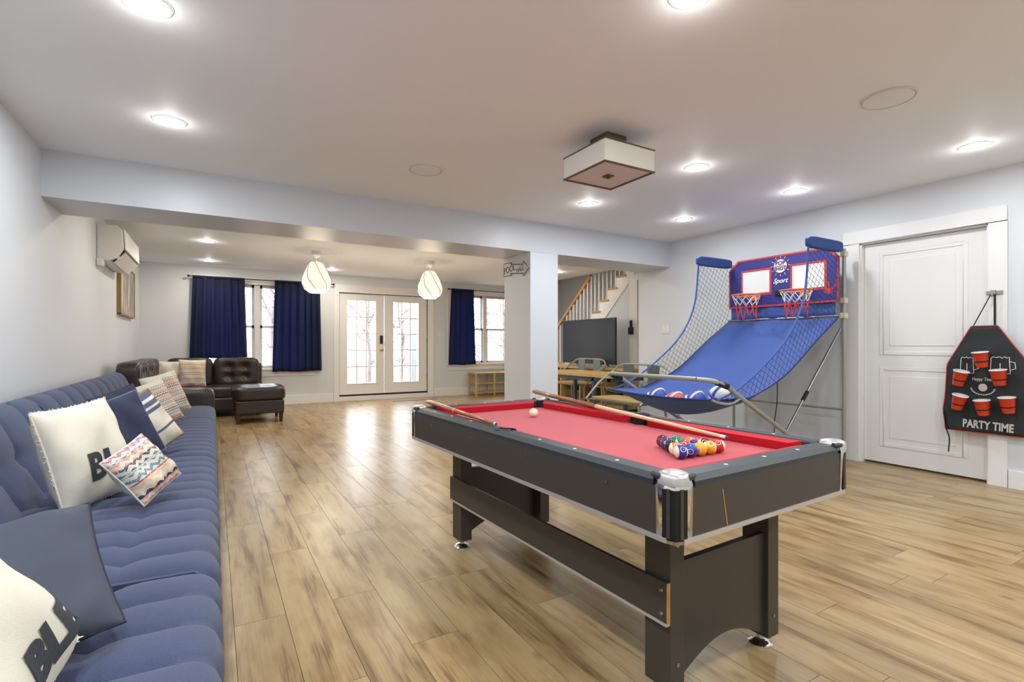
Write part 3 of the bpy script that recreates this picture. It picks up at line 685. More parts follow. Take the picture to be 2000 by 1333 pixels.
pillow('cream pillow printed with pink and teal folk bands, in front of the BL pillow', (-.25, 2.55, .575), (.62, -.62, .5), (-.4, -.1, .8), .22, .23, .12, boho2, back=canvas_w, seam=(canvas_w, .004))
pillow('dark denim pillow with whip-stitched edge behind the printed pillow', (-.42, 3.35, .63), (.45, -.85, .3), (-.35, .0, 1), .30, .36, .12, denim, seam=(mat('stitch_grey', (120, 124, 140), .8), .005))
pillow('cream and blue striped pillow with tan piping, leaning by the denim pillow', (-.34, 3.68, .61), (.55, -.78, .25), (-.5, -.1, .8), .27, .34, .15, stripe, seam=(mat('tan_piping', (150, 124, 80), .8), .009))
pillow('blue denim pillow mostly hidden behind the striped pillow', (-.50, 4.15, .62), (.5, -.8, .3), (-.4, 0, 1), .28, .36, .12, denim)
pillow('woven banded pillow with a plain cream corner, foremost of the pair near the sectional', (-.40, 4.95, .615), (.5, -.8, .35), (-.4, .0, 1), .28, .36, .13, boho, back=canvas_w, seam=(canvas_w, .004))
pillow('woven banded pillow with grey fringed top, rear one of the pair near the sectional', (-.37, 5.5, .645), (.45, -.85, .3), (-.35, .1, 1), .30, .38, .13, boho, seam=(canvas_w, .004), fringe=mat('grey_fringe', (170, 168, 160), .9))

# ================================================================ LEATHER SECTIONAL and OTTOMAN
t = thing('leather_sectional', (-.4, 8.3, 0), 'dark brown tufted leather corner sectional under the left window', 'sofa')
obj('base', MB().box(-.98, -.12, 6.75, 9.9, .09, .30).box(-.98, .72, 8.78, 9.9, .09, .30), leather, t, bevel=.03)
obj('seat_cushion', MB().superq((-.42, 7.75, .37), (.66, 1.5, .18), .25, 20), leather, t, smooth=70)
obj('seat_cushion', MB().superq((.3, 9.2, .37), (.82, .86, .18), .25, 20), leather, t, smooth=70)
obj('seat_cushion', MB().superq((-.5, 9.15, .37), (.78, .9, .18), .25, 20), leather, t, smooth=70)
def tufts(w, h, d, nx=2, nz=2, axis='y'):
    out = []
    for i in range(nx):
        for j in range(nz):
            a = -w/2+w*(i+1)/(nx+1); b = -h/2+h*(j+1)/(nz+1)
            out.append((a, -d/2, b, .045, .06, (0, -1, 0)) if axis == 'y' else (d/2, a, b, .045, .06, (1, 0, 0)))
    return out
for (xc, w_) in ((.33, .66), (-.32, .62)):
    c_ = obj('back_cushion', MB().superq((xc, 9.55, .66), (w_, .24, .46), .3, 26, tufts(w_, .46, .24)), leather, t, smooth=70)
    for i in range(2):
        for j in range(2): obj('button', MB().sphere((xc-w_/2+w_*(i+1)/3, 9.55-.118+.045, .66-.23+.46*(j+1)/3), .014, 8, 6), leather, c_)
for yc in (7.2, 7.95, 8.7):
    c_ = obj('back_cushion', MB().superq((-.80, yc, .68), (.24, .72, .44), .3, 26, tufts(.72, .44, .24, axis='x')), leather, t, smooth=70)
    for i in range(2):
        for j in range(2): obj('button', MB().sphere((-.80+.118-.045, yc-.36+.72*(i+1)/3, .68-.22+.44*(j+1)/3), .014, 8, 6), leather, c_)
obj('back_frame', MB().box(-1.0, -.9, 6.75, 9.9, .1, .78).box(-1.0, .72, 9.7, 9.9, .1, .8), leather, t, bevel=.04, bseg=3)
obj('armrest', MB().superq((-.45, 6.68, .36), (.92, .26, .5), .22, 22), leather, t, smooth=70)
for x_, y_ in ((.6, 8.88), (.6, 9.8), (-.2, 6.85), (-.9, 6.85), (-.9, 9.8)):
    obj('leg', MB().prism([(x_-.03, y_-.03), (x_+.03, y_-.03), (x_+.03, y_+.03), (x_-.03, y_+.03)], 'z', 0, .1), redwood, t)
t = thing('leather_ottoman', (.56, 8.2, 0), 'dark brown leather ottoman with tapered red-brown wooden legs', 'ottoman')
obj('base', MB().box(.25, .87, 7.84, 8.55, .13, .32), leather, t, bevel=.02, bseg=3)
dn = [(-.12+.24*i, -.15+.3*j, .09, .03, .07, (0, 0, 1)) for i in range(2) for j in range(2)]
c_ = obj('top_cushion', MB().superq((.56, 8.2, .41), (.68, .78, .2), .3, 26, dn), leather, t, smooth=70)
for d in dn: obj('button', MB().sphere((.56+d[0], 8.2+d[1], .41+.07), .014, 8, 6), leather, c_)
for x_ in (.29, .83):
    for y_ in (7.89, 8.5):
        lg = MB(); q = .03
        lg.add([(x_-q, y_-q, .14), (x_+q, y_-q, .14), (x_+q, y_+q, .14), (x_-q, y_+q, .14), (x_-.018, y_-.018, 0), (x_+.018, y_-.018, 0), (x_+.018, y_+.018, 0), (x_-.018, y_+.018, 0)],
               [(0, 1, 2, 3), (7, 6, 5, 4), (0, 4, 5, 1), (1, 5, 6, 2), (2, 6, 7, 3), (3, 7, 4, 0)]); obj('leg', lg, redwood, t)
pillow('cream pillow lying against the leather back in the far corner', (-.57, 9.33, .665), (.25, -.95, .25), (0, .2, 1), .32, .36, .13, canvas_w)
pillow('woven banded pillow standing on the leather sectional', (-.28, 9.22, .66), (.2, -.95, .25), (0, .2, 1), .36, .42, .14, boho, back=canvas_w, seam=(canvas_w, .004))

# ================================================================ POOL TABLE (built in its own axes: x across, y along, near end at -y)
TW, TL_, TZ = .90, 1.80, .742
tb = thing('pool_table', (1.417, 1.795, 0), 'black pool table with red cloth, chrome corner caps and arched panel legs', 'pool table', rotz=math.radians(2.0))
def part(name, mb, m, parent=None, **k): return obj(name, mb, m, parent or tb, local=True, **k)
hw, hl = TW/2, TL_/2; RW = .075; BED = TZ-.045
# top rails with pocket cut-outs, aprons below
def rail_prof(o, i, sgn):   # cross-section from outer edge o to inner edge i (towards +), heights
    return [(o, TZ-.028), (o, TZ-.014), (o+sgn*.014, TZ), (i-sgn*.006, TZ), (i, TZ-.006), (i, TZ-.05)]
PK = .075
for s in (-1, 1):
    p = rail_prof(s*hw, s*(hw-RW), -s)
    for a, b in ((-hl+PK, -.05), (.05, hl-PK)): part('side_rail', MB().prism(p, 'y', a, b), vinyl, smooth=30)
    part('side_rail_bridge', MB().prism(rail_prof(s*hw, s*(hw-.035), -s), 'y', -.05, .05), vinyl)
    q = rail_prof(s*hl, s*(hl-RW), -s)
    part('end_rail', MB().prism([(y, z) for y, z in q], 'x', -hw+PK, hw-PK), vinyl, smooth=30)
    part('side_apron', MB().box(s*hw-.02*(s > 0), s*hw+.02*(s < 0), -hl+.02, hl-.02, TZ-.155, TZ-.028), laminate)
    part('end_apron', MB().box(-hw+.02, hw-.02, s*hl-.02*(s > 0), s*hl+.02*(s < 0), TZ-.155, TZ-.028), laminate)
    part('side_trim', MB().box(s*hw-.022*(s > 0)-.003*(s < 0), s*hw+.022*(s < 0)+.003*(s > 0), -hl+.03, hl-.03, TZ-.168, TZ-.155), silver_trim)
    part('end_trim', MB().box(-hw+.03, hw-.03, s*hl-.022*(s > 0)-.003*(s < 0), s*hl+.022*(s < 0)+.003*(s > 0), TZ-.168, TZ-.155), silver_trim)
    for k in range(3):
        for sg in (-1, 1):
            y = sg*(.05+(hl-.12)*(k+1)/4+.02)
            part('rail_sight', MB().lathe([(.006, TZ-.001), (.006, TZ+.0008)], (s*(hw-.038), y, 0), 12), white_print)
    for k in range(3): part('rail_sight', MB().lathe([(.006, TZ-.001), (.006, TZ+.0008)], ((k-1)*.19, s*(hl-.038), 0), 12), white_print)
    for k in range(4): part('screw', MB().lathe([(.005, -.002), (.004, .003)], (s*(hw+.001), -hl+.25+k*.42, TZ-.06), 8, 'x'), steel)
part('bed', MB().box(-hw+.03, hw-.03, -hl+.03, hl-.03, BED-.03, BED-.002), dark)
part('cloth', MB().box(-hw+RW+.012, hw-RW-.012, -hl+RW+.012, hl-RW-.012, BED-.003, BED), felt)
ci = .035
for s in (-1, 1):
    for a, b in ((-hl+PK+.045, -.055), (.055, hl-PK-.045)):
        x0_, x1_ = s*(hw-RW+.001), s*(hw-RW-ci)
        m = MB(); A = [(x0_, a, BED), (x0_, a, TZ-.004), (x1_, a+.03, TZ-.012), (x1_+s*.01, a+.03, BED)]; B = [(x0_, b, BED), (x0_, b, TZ-.004), (x1_, b-.03, TZ-.012), (x1_+s*.01, b-.03, BED)]
        m.add(A+B, [(0, 1, 2, 3), (7, 6, 5, 4), (0, 4, 5, 1), (1, 5, 6, 2), (2, 6, 7, 3), (3, 7, 4, 0)]); part('cushion', m, felt_c)
    y0_, y1_ = s*(hl-RW+.001), s*(hl-RW-ci); a, b = -hw+PK+.045, hw-PK-.045; m = MB()
    A = [(a, y0_, BED), (a, y0_, TZ-.004), (a+.03, y1_, TZ-.012), (a+.03, y1_+s*.01, BED)]; B = [(b, y0_, BED), (b, y0_, TZ-.004), (b-.03, y1_, TZ-.012), (b-.03, y1_+s*.01, BED)]
    m.add(A+B, [(0, 1, 2, 3), (7, 6, 5, 4), (0, 4, 5, 1), (1, 5, 6, 2), (2, 6, 7, 3), (3, 7, 4, 0)]); part('cushion', m, felt_c)
# pockets: dark wells, liners, chrome corner caps
for sx_ in (-1, 1):
    for sy_ in (-1, 1):
        cxp, cyp = sx_*(hw-.055), sy_*(hl-.055)
        part('pocket_well', MB().lathe([(.05, TZ-.003), (.05, TZ-.1), (.03, TZ-.12)], (cxp, cyp, 0), 20, cap=False), dark, smooth=40)
        a0 = math.atan2(sy_, sx_)
        arcp = [(cxp+.05*math.cos(a0+t_), cyp+.05*math.sin(a0+t_), TZ-.002) for t_ in [-1.35+2.7*k/12 for k in range(13)]]
        part('pocket_liner', MB().tube(arcp, .009, 8), vinyl, smooth=60)
        # corner block: quarter-round vertical cap
        cap = MB(); R_ = .062; cc = (sx_*(hw-R_), sy_*(hl-R_))
        prof = [(R_+.001, TZ-.17), (R_+.003, TZ-.05), (R_+.004, TZ-.022), (R_-.004, TZ+.002), (R_-.02, TZ+.006), (R_-.045, TZ+.004)]
        vs = []; nn = 10
        for r_, z_ in prof:
            for k in range(nn+1):
                an = a0-PI/4+PI/2*k/nn; ex_ = 1/max(abs(math.cos(an)), abs(math.sin(an)))
                rr = r_*(.55+.45*ex_); vs.append((cc[0]+rr*math.cos(an), cc[1]+rr*math.sin(an), z_))
        fs = [(i*(nn+1)+k, i*(nn+1)+k+1, (i+1)*(nn+1)+k+1, (i+1)*(nn+1)+k) for i in range(len(prof)-1) for k in range(nn)]
        cap.add(vs, fs); cp = part('corner_cap', cap, chrome, smooth=50)
        md = cp.modifiers.new('thickness', 'SOLIDIFY'); md.thickness = .003
        pl = MB(); vs = []
        for z_ in (TZ-.16, TZ-.03):
            for k in range(nn+1):
                an = a0-PI/4*.62+PI/2*.62*k/nn; ex_ = 1/max(abs(math.cos(an)), abs(math.sin(an))); rr = (R_+.004)*(.55+.45*ex_)
                vs.append((cc[0]+rr*math.cos(an), cc[1]+rr*math.sin(an), z_))
        pl.add(vs, [(k, k+1, nn+1+k+1, nn+1+k) for k in range(nn)]); b_ = part('ball_return_grille', pl, dark)
        b_.modifiers.new('thickness', 'SOLIDIFY').thickness = .004
        top = MB().lathe([(.002, TZ+.012), (.026, TZ+.0115), (.037, TZ+.007), (.041, TZ-.002), (.041, TZ-.02)], (sx_*(hw-.036), sy_*(hl-.036), 0), 20)
        part('cap_top', top, silver_trim, smooth=50)
    part('pocket_well', MB().lathe([(.042, TZ-.003), (.042, TZ-.1), (.03, TZ-.12)], (sx_*(hw-.06), 0, 0), 20, cap=False), dark, smooth=40)
    arcp = [(sx_*(hw-.06)+.043*math.cos(t_)*sx_, .043*math.sin(t_), TZ-.002) for t_ in [-1.4+2.8*k/12 for k in range(13)]]
    part('pocket_liner', MB().tube(arcp, .008, 8), vinyl, smooth=60)
# leg frames
LX, LYN, LO = .257, .705, .015
for s in (-1, 1):
    y = s*LYN
    n_ = 16; poly = [(-LX+.05, .40)]
    ar = [(-LX+.03+(2*LX-.06)*k/n_, .055+.075*math.sin(PI*k/n_)) for k in range(n_+1)]
    poly = [(x_+LO, z_) for x_, z_ in [(-LX+.03, .415)]+ar+[(LX-.03, .415)]]
    part('end_panel', MB().prism(poly, 'y', y-.011, y+.011), laminate)
    for sx_ in (-1, 1):
        lg = part('leg_post', MB().box(LO+sx_*LX-.0325, LO+sx_*LX+.0325, y-s*.02-.05, y-s*.02+.05, .045, TZ-.15), laminate, bevel=.003)
        for zz in (.12, .48):
            part('leg_bolt', MB().lathe([(.007, -.002), (.005, .004)], (LO+sx_*LX+.0, y+s*(.03+.001), zz), 8, 'y'), steel, lg)
        ft = part('levelling_foot', MB().lathe([(.042, 0), (.042, .006), (.03, .016), (.012, .02), (.012, .05)], (LO+sx_*LX, y-s*.02, 0), 20), chrome, smooth=35)
    part('apron_block', MB().box(LO-LX-.03, LO+LX+.03, y-.06, y+.06, TZ-.17, TZ-.15), laminate)
for s in (-1,):
    m = MB().box(LO+s*(LX+.0335), LO+s*(LX+.0485), -LYN-.03, LYN+.03, .255, .375)
    part('stretcher', m, laminate, bevel=.002)
    part('stretcher_trim', MB().box(LO+s*(LX+.033), LO+s*(LX+.05), -LYN-.03, LYN+.03, .247, .256), silver_trim)
    part('stretcher_edge', MB().box(LO+s*(LX+.0335), LO+s*(LX+.0485), -LYN-.0315, -LYN-.03, .255, .375), oak)
    for zz in (.28, .35): part('stretcher_bolt', MB().lathe([(.007, 0), (.005, s*.004)], (LO+s*(LX+.0485), -LYN-.01, zz), 8, 'x'), steel)
part('crack', MB().add([(-.262, -hl-.0008, TZ-.05), (-.259, -hl-.0008, TZ-.05), (-.237, -hl-.0008, TZ-.155), (-.241, -hl-.0008, TZ-.155)], [(0, 1, 2, 3)]), oak)
TM = Matrix.Translation((1.417, 1.795, 0)) @ Matrix.Rotation(math.radians(2), 4, 'Z')
# balls
BR = .0242
BC = {1: (232, 180, 40), 2: (44, 56, 150), 3: (205, 52, 44), 4: (72, 50, 130), 5: (226, 120, 52), 6: (30, 120, 92), 7: (120, 36, 44), 8: (24, 24, 26)}
def ball_mat(n):
    c = BC[n if n < 9 else n-8]
    if n < 9: return mat('ball_%d_colour' % n, c, .08, coat=.5)
    m = bpy.data.materials.new('striped_ball_%d' % n); m.use_nodes = True; N, L = nodes_of(m); b = N['Principled BSDF']; b.inputs['Roughness'].default_value = .08
    tc = N.new('ShaderNodeTexCoord'); sp = N.new('ShaderNodeSeparateXYZ'); L.new(tc.outputs['Object'], sp.inputs[0])
    ab = N.new('ShaderNodeMath'); ab.operation = 'ABSOLUTE'; L.new(sp.outputs[0], ab.inputs[0])
    lt = N.new('ShaderNodeMath'); lt.operation = 'LESS_THAN'; lt.inputs[1].default_value = BR*.55; L.new(ab.outputs[0], lt.inputs[0])
    mx = N.new('ShaderNodeMix'); mx.data_type = 'RGBA'; mx.inputs[6].default_value = (*lin((236, 228, 206)), 1); mx.inputs[7].default_value = (*lin(c), 1)
    L.new(lt.outputs[0], mx.inputs[0]); L.new(mx.outputs[2], b.inputs['Base Color']); return m
CN = {1: 'yellow', 2: 'blue', 3: 'red', 4: 'purple', 5: 'orange', 6: 'green', 7: 'maroon', 8: 'black'}
rows = [[7], [4, 6], [8, 14, 5], [13, 3, 12, 15], [10, 2, 1, 9, 11]]
bx, by = 1.455, 1.175
for i, row in enumerate(rows):
    for j, n in enumerate(row):
        x = bx+(j-(len(row)-1)/2)*BR*2.02; y = by+(4-i)*BR*2.02*.866
        t = thing('pool_ball', (x, y, BED+.0005), '%s %s pool ball numbered %d in the racked triangle' % ('solid' if n < 9 else 'white-and-', CN[n if n < 9 else n-8]+('' if n < 9 else ' striped'), n) if n < 9 else 'white and %s striped pool ball numbered %d in the racked triangle' % (CN[n-8], n), 'pool ball', 'racked pool balls')
        bo = obj('ball', MB().sphere((0, 0, 0), BR, 28, 18), ball_mat(n), t, smooth=80, local=True); bo.location = (0, 0, BR)
        bo.rotation_euler = (random.uniform(-.5, .5), random.uniform(-.3, .3), -.68+random.uniform(-.3, .3))
        d = Vector((.15 if n > 8 else random.uniform(-.3, .3), -1, random.uniform(.1, .7))).normalized() if n < 9 else Vector((0, -.9, .5)).normalized()
        ex_ = Vector((1, 0, 0)); ex_ = (ex_-d*ex_.dot(d)).normalized(); ey_ = d.cross(ex_)
        sp_ = MB(); vs = [tuple(d*BR*1.004)]; rr = .42
        for k in range(16):
            q = (d+(ex_*math.cos(2*PI*k/16)+ey_*math.sin(2*PI*k/16))*rr).normalized()*BR*1.004; vs.append(tuple(q))
        sp_.add(vs, [(0, k+1, (k+1) % 16+1) for k in range(16)]); so = obj('number_spot', sp_, white_print, bo, local=True)
        tm = text_mesh(str(n), .012); nm = MB(); nm.v = [tuple((d+ex_*p[0]/BR+ey_*p[1]/BR).normalized()*BR*1.012) for p in tm.v]; nm.f = tm.f
        obj('number', nm, black, bo, local=True)
tag(obj('cue_ball', MB().sphere((1.475, 2.265, BED+BR+.0005), BR, 28, 18), mat('ivory_ball', (232, 224, 200), .1, coat=.5), None, smooth=80), 'plain ivory cue ball alone on the red cloth', 'pool ball')
def cue(label, a, b, butt, shaft):
    a, b = Vector(a), Vector(b); t = thing('pool_cue', a, label, 'pool cue', 'pool cues on the table'); L_ = (b-a).length
    def at(f): return a+(b-a)*f
    obj('butt', MB().tube([at(0), at(.02), at(.46)], [.011, .0145, .0115], 12), butt, t, smooth=50)
    obj('collar', MB().tube([at(.46), at(.475)], [.0118, .0115], 12), mat('cue_collar', (196, 180, 150), .3), t)
    obj('shaft', MB().tube([at(.475), at(.98)], [.0114, .0068], 12), shaft, t, smooth=50)
    obj('ferrule', MB().tube([at(.98), at(.995)], [.0068, .0066], 12), white_print, t)
    obj('tip', MB().tube([at(.995), at(1)], [.0064, .005], 12), mat('cue_tip', (70, 80, 110), .9), t)
maple = mat('pale_maple', (226, 200, 160), .3); walnut = mat('orange_brown_stain', (158, 92, 46), .25, coat=.4, var=.15, vscale=20)
cue('pool cue with brown butt and pale shaft along the right rail', (1.86, 2.86, TZ+.03), (1.68, 1.23, TZ-.011), walnut, maple)
cue('pool cue resting across the far left corner towards the side pocket', (1.06, 2.74, TZ+.016), (1.025, 1.86, TZ+.008), walnut, walnut)

# ================================================================ BASKETBALL GAME
Y0, Y1, BX = 2.45, 3.60, 4.92          # near side, far side, backboard plane
g = thing('basketball_game', (4.2, 3.0, 0), 'blue double-hoop basketball arcade game against the right wall', 'arcade game')
for y in (Y0, Y1):
    obj('rear_post', MB().tube([(5.02, y, 0), (5.02, y, 1.98)], .016, 10), grey_tube, g, smooth=50)
    obj('side_tube', MB().tube(smooth_path([(4.72, y, .016), (3.52, y, .67), (3.36, y, .76), (3.2, y, .815), (3.12, y+(.1 if y == Y0 else -.1), .83)], 6), .018, 10), grey_tube, g, smooth=50)
    obj('strut', MB().tube([(5.0, y+.02, 1.24), (3.80, y+.02, .016)], .012, 8), steel, g, smooth=50)
    obj('strut_clip', MB().tube([(4.45, y+.02, .68), (4.38, y+.02, .61)], .017, 8), black, g)
    obj('hinge_sleeve', MB().tube([(3.34, y, .772), (3.22, y, .808)], .024, 10), black, g)
    obj('lip_arm', MB().tube(smooth_path([(3.5, y, .675), (3.38, y, .64), (3.24, y, .655), (3.16, y, .68)], 5), .011, 8), grey_tube, g)
    obj('arm_support', MB().tube([(4.92, y, 1.98), (4.45, y, 1.985)], .012, 8), grey_tube, g)
    for z in (1.36, 1.5, 1.93): obj('joint', MB().box(4.99, 5.05, y-.022, y+.022, z-.025, z+.025), mat('ivory_joint', (214, 208, 180), .5), g, bevel=.004)
obj('front_bar', MB().tube([(3.12, Y0+.1, .83), (3.12, Y1-.1, .83)], .018, 10), grey_tube, g, smooth=50)
obj('rear_bar', MB().tube([(5.02, Y0, .49), (5.02, Y1, .49)], .011, 8), grey_tube, g)
obj('ramp_bar', MB().tube([(4.93, Y0, 1.355), (4.93, Y1, 1.355)], .013, 8), steel, g, smooth=50)
edge = smooth_path([(4.93, 0, 1.345), (4.55, 0, 1.12), (4.12, 0, .85), (3.72, 0, .70), (3.42, 0, .655), (3.16, 0, .68)], 6)
midp = smooth_path([(4.93, 0, 1.345), (4.52, 0, 1.0), (4.1, 0, .72), (3.72, 0, .55), (3.42, 0, .50), (3.16, 0, .66)], 6)
def ramp(u, v):
    k = v*(len(edge)-1); i = min(int(k), len(edge)-2); f_ = k-i
    e_ = edge[i].lerp(edge[i+1], f_); m_ = midp[i].lerp(midp[i+1], f_); w = (1-(2*u-1)**2)
    p = e_.lerp(m_, w); return (p.x, Y0+(Y1-Y0)*u, p.z+.006*math.sin(u*14+v*5)*(1-v))
o = obj('ramp', MB().grid(ramp, 25, len(edge)), blue_fab, g, smooth=80); o.modifiers.new('thickness', 'SOLIDIFY').thickness = .003
def lip(u, v):   # front pouch hanging under the lip
    y = Y0+(Y1-Y0)*u; w = (1-(2*u-1)**2); a = ramp(u, 1); b = ramp(u, .62)
    return (a[0]+(b[0]-a[0])*v, y, a[2]+(b[2]-.012-a[2])*v-.05*w*math.sin(PI*v))
o = obj('front_pouch', MB().grid(lip, 25, 10), blue_fab, g, smooth=80); o.modifiers.new('thickness', 'SOLIDIFY').thickness = .003
obj('lip_hem', MB().tube([ramp(u/24, 1) for u in range(25)], .008, 6), mat('dark_blue_hem', (40, 58, 120), .8), g)
# back board
bp = [(Y0-.01, 1.485), (Y1-.02, 1.485), (Y1-.02, 1.90), (Y1-.13, 2.0), (Y0+.1, 2.0), (Y0-.01, 1.90)]
obj('backboard', MB().prism(bp, 'x', BX-.006, BX+.006), blue_board, g)
cyb = sum(p[0] for p in bp)/len(bp); inner = [(cyb+(y-cyb)*.972, 1.74+(z-1.74)*.93) for y, z in bp]
rim = MB(); n_ = len(bp)
rim.add([(BX-.0085, y, z) for y, z in bp]+[(BX-.0085, y, z) for y, z in inner], [(i, (i+1) % n_, (i+1) % n_+n_, i+n_) for i in range(n_)]); o = obj('red_border', rim, red_print, g); o.modifiers.new('thickness', 'SOLIDIFY').thickness = .002
for a, b in ((3.11, 3.41), (2.57, 2.87)):
    obj('target_border', MB().box(BX-.0085, BX-.0062, a-.022, b+.022, 1.61, 1.885), red_print, g)
    obj('target_square', MB().box(BX-.0105, BX-.0087, a, b, 1.635, 1.862), white_print, g)
ly, lz = 2.995, 1.885
obj('logo_disc', MB().lathe([(.07, -.0085), (.07, -.0065)], (BX, ly, lz), 28, 'x'), white_print, g)
obj('logo_ring', MB().tube([(BX-.009, ly+.07*math.cos(2*PI*k/28), lz+.07*math.sin(2*PI*k/28)) for k in range(28)], .003, 4, closed=True), red_print, g)
obj('logo_rays', (lambda m: [m.add(*(lambda q: (q.v, q.f))(MB().tube([(BX-.0075, ly+.082*math.cos(a), lz+.082*math.sin(a)), (BX-.0075, ly+.102*math.cos(a), lz+.102*math.sin(a))], .003, 4))) for a in [2*PI*k/12 for k in range(12)]] and m)(MB()), white_print, g)
for body, z, sz, m_, sh_ in (('POP', lz+.028, .056, blue_board, 0), ('SHOT', lz-.028, .048, blue_board, 0), ('Sport', lz-.15, .066, white_print, .35)):
    obj('lettering', place(text_mesh(body, sz, 1, .0015, sh_), (BX-.0095, ly, z), (0, -1, 0), (0, 0, 1), .0015), m_, g)
obj('logo_bar', MB().box(BX-.0105, BX-.009, ly-.06, ly+.06, lz-.003, lz+.003), red_print, g)
burst = MB()
for k in range(7):
    a = PI*.15+PI*.7*k/6; q = .02+.05*(k % 2+.6)
    burst.add([(BX-.0088, 2.53, 1.56), (BX-.0088, 2.53+q*math.cos(a)-.012, 1.56+q*1.2*math.sin(a)), (BX-.0088, 2.53+q*math.cos(a)+.012, 1.56+q*1.2*math.sin(a))], [(0, 1, 2)])
o = obj('corner_burst', burst, red_print, g); o.modifiers.new('thickness', 'SOLIDIFY').thickness = .001
obj('sensor_box', MB().box(BX-.03, BX-.006, 2.96, 3.04, 1.585, 1.645), black, g, bevel=.004)
obj('skirt', MB().grid(lambda u, v: (BX+.01+.01*math.sin(u*20), Y0+.03+(Y1-Y0-.06)*u, 1.49-.135*v), 30, 4), blue_fab, g, smooth=80).modifiers.new('thickness', 'SOLIDIFY').thickness = .003
for hy in (3.26, 2.74):
    hx, hz, hr = BX-.17, 1.605, .142
    rim_o = obj('hoop_rim', MB().tube([(hx+hr*math.cos(2*PI*k/28), hy+hr*math.sin(2*PI*k/28), hz) for k in range(28)], .007, 8, closed=True), orange, g, smooth=60)
    obj('hoop_bracket', MB().box(BX-.035, BX-.006, hy-.05, hy+.05, hz-.05, hz+.01), orange, g, bevel=.004)
    nt = MB(); nr = MB(); n_ = 10; rings = [(hr, 0), (.115, -.055), (.10, -.105)]
    for k in range(n_):
        for j in range(2):
            a = 2*PI*(k+j*.5)/n_
            for s in (-.5, .5):
                b = a+s*2*PI/n_; r0, z0 = rings[j]; r1, z1 = rings[j+1]
                nt.tube([(hx+r0*math.cos(a), hy+r0*math.sin(a), hz+z0), (hx+r1*math.cos(b), hy+r1*math.sin(b), hz+z1)], .003, 4)
        a = 2*PI*k/n_; b = a+2*PI/n_; p0 = (hx+.10*math.cos(a), hy+.10*math.sin(a), hz-.105); p1 = (hx+.10*math.cos(b), hy+.10*math.sin(b), hz-.105)
        md_ = ((p0[0]+p1[0])/2, (p0[1]+p1[1])/2, hz-.20-.03*(k % 3)); nr.tube(smooth_path([p0, (p0[0]*.7+md_[0]*.3, p0[1]*.7+md_[1]*.3, hz-.16), md_, (p1[0]*.7+md_[0]*.3, p1[1]*.7+md_[1]*.3, hz-.16), p1], 3), .0035, 4)
    obj('hoop_net', nt, net_white, rim_o); obj('hoop_net_tail', nr, net_red, rim_o)
# side nets
front = smooth_path([(4.44, 0, 2.0), (4.37, 0, 1.52), (4.17, 0, 1.2), (3.86, 0, .96), (3.5, 0, .76), (3.22, 0, .67)], 6)
for y in (Y0, Y1):
    poly = [(p.x, p.z) for p in front]+[(e_.x, e_.z) for e_ in reversed(edge)]+[(4.95, 1.5), (4.95, 1.98)]
    nt = MB(); sp_ = .048
    def clip(p0, d):
        ts = []
        for i in range(len(poly)):
            a, b = poly[i], poly[(i+1) % len(poly)]; e_ = (b[0]-a[0], b[1]-a[1]); den = d[0]*e_[1]-d[1]*e_[0]
            if abs(den) < 1e-9: continue
            w = (a[0]-p0[0], a[1]-p0[1]); t_ = (w[0]*e_[1]-w[1]*e_[0])/den; s_ = (w[0]*d[1]-w[1]*d[0])/den
            if 0 <= s_ < 1: ts.append(t_)
        ts.sort(); return [(ts[i], ts[i+1]) for i in range(0, len(ts)-1, 2)]
    for ang in (math.radians(62), math.radians(-28)):
        d = (math.cos(ang), math.sin(ang)); nn_ = (-d[1], d[0])
        for k in range(-80, 80):
            p0 = (4.2+nn_[0]*k*sp_, 1.2+nn_[1]*k*sp_)
            for a, b in clip(p0, d):
                if b-a > .01: nt.tube([(p0[0]+d[0]*a, y, p0[1]+d[1]*a), (p0[0]+d[0]*b, y, p0[1]+d[1]*b)], .0018, 3)
    o = obj('side_net', nt, net_dark, g)
    obj('net_edge_strap', MB().tube([(p.x, y, p.z) for p in front], .009, 6), blue_fab, g, smooth=60)
    obj('net_hem', MB().tube([(e_.x, y, e_.z) for e_ in edge], .006, 6), mat('dark_blue_hem', (40, 58, 120), .8), g)
    obj('top_sleeve', MB().superq((4.69, y, 1.985), (.56, .06, .10), .35, 14), mat('sleeve_blue', (52, 78, 140), .8, bump=.4, bscale=40), g, smooth=70)
def baller(x, y, label, m1, m2):
    u = (y-Y0)/(Y1-Y0); zb = 9
    for k in range(len(midp)-1):
        a, b = ramp(u, k/(len(midp)-1)), ramp(u, (k+1)/(len(midp)-1))
        if (a[0]-x)*(b[0]-x) <= 0: zb = a[2]+(b[2]-a[2])*(x-a[0])/(b[0]-a[0]+1e-9)
    r_ = .085; t = thing('mini_basketball', (x, y, zb+.012), label, 'basketball', 'mini basketballs on the ramp')
    obj('ball', MB().sphere((x, y, zb+r_+.012), r_, 24, 16), m1, t, smooth=80)
    for tilt in (.5, 1.9):
        obj('panel_band', MB().tube([(x+r_*1.0*math.cos(a), y+r_*1.0*math.sin(a)*math.cos(tilt), zb+r_+.012+r_*math.sin(a)*math.sin(tilt)) for a in [2*PI*k/28 for k in range(28)]], .012, 5, closed=True), m2, t, smooth=60)
wb = mat('ball_white', (230, 228, 226), .5); rb = mat('ball_orange_red', (205, 92, 66), .5); bb = mat('ball_blue', (62, 82, 170), .5)
baller(3.42, 3.22, 'white and blue mini basketball, leftmost on the blue ramp', bb, wb)
baller(3.40, 3.0, 'orange-red mini basketball in the middle of the blue ramp', rb, wb)
baller(3.42, 2.80, 'blue mini basketball with white band right of the orange one', bb, wb)
baller(3.45, 2.6, 'white mini basketball, rightmost on the blue ramp', wb, bb)
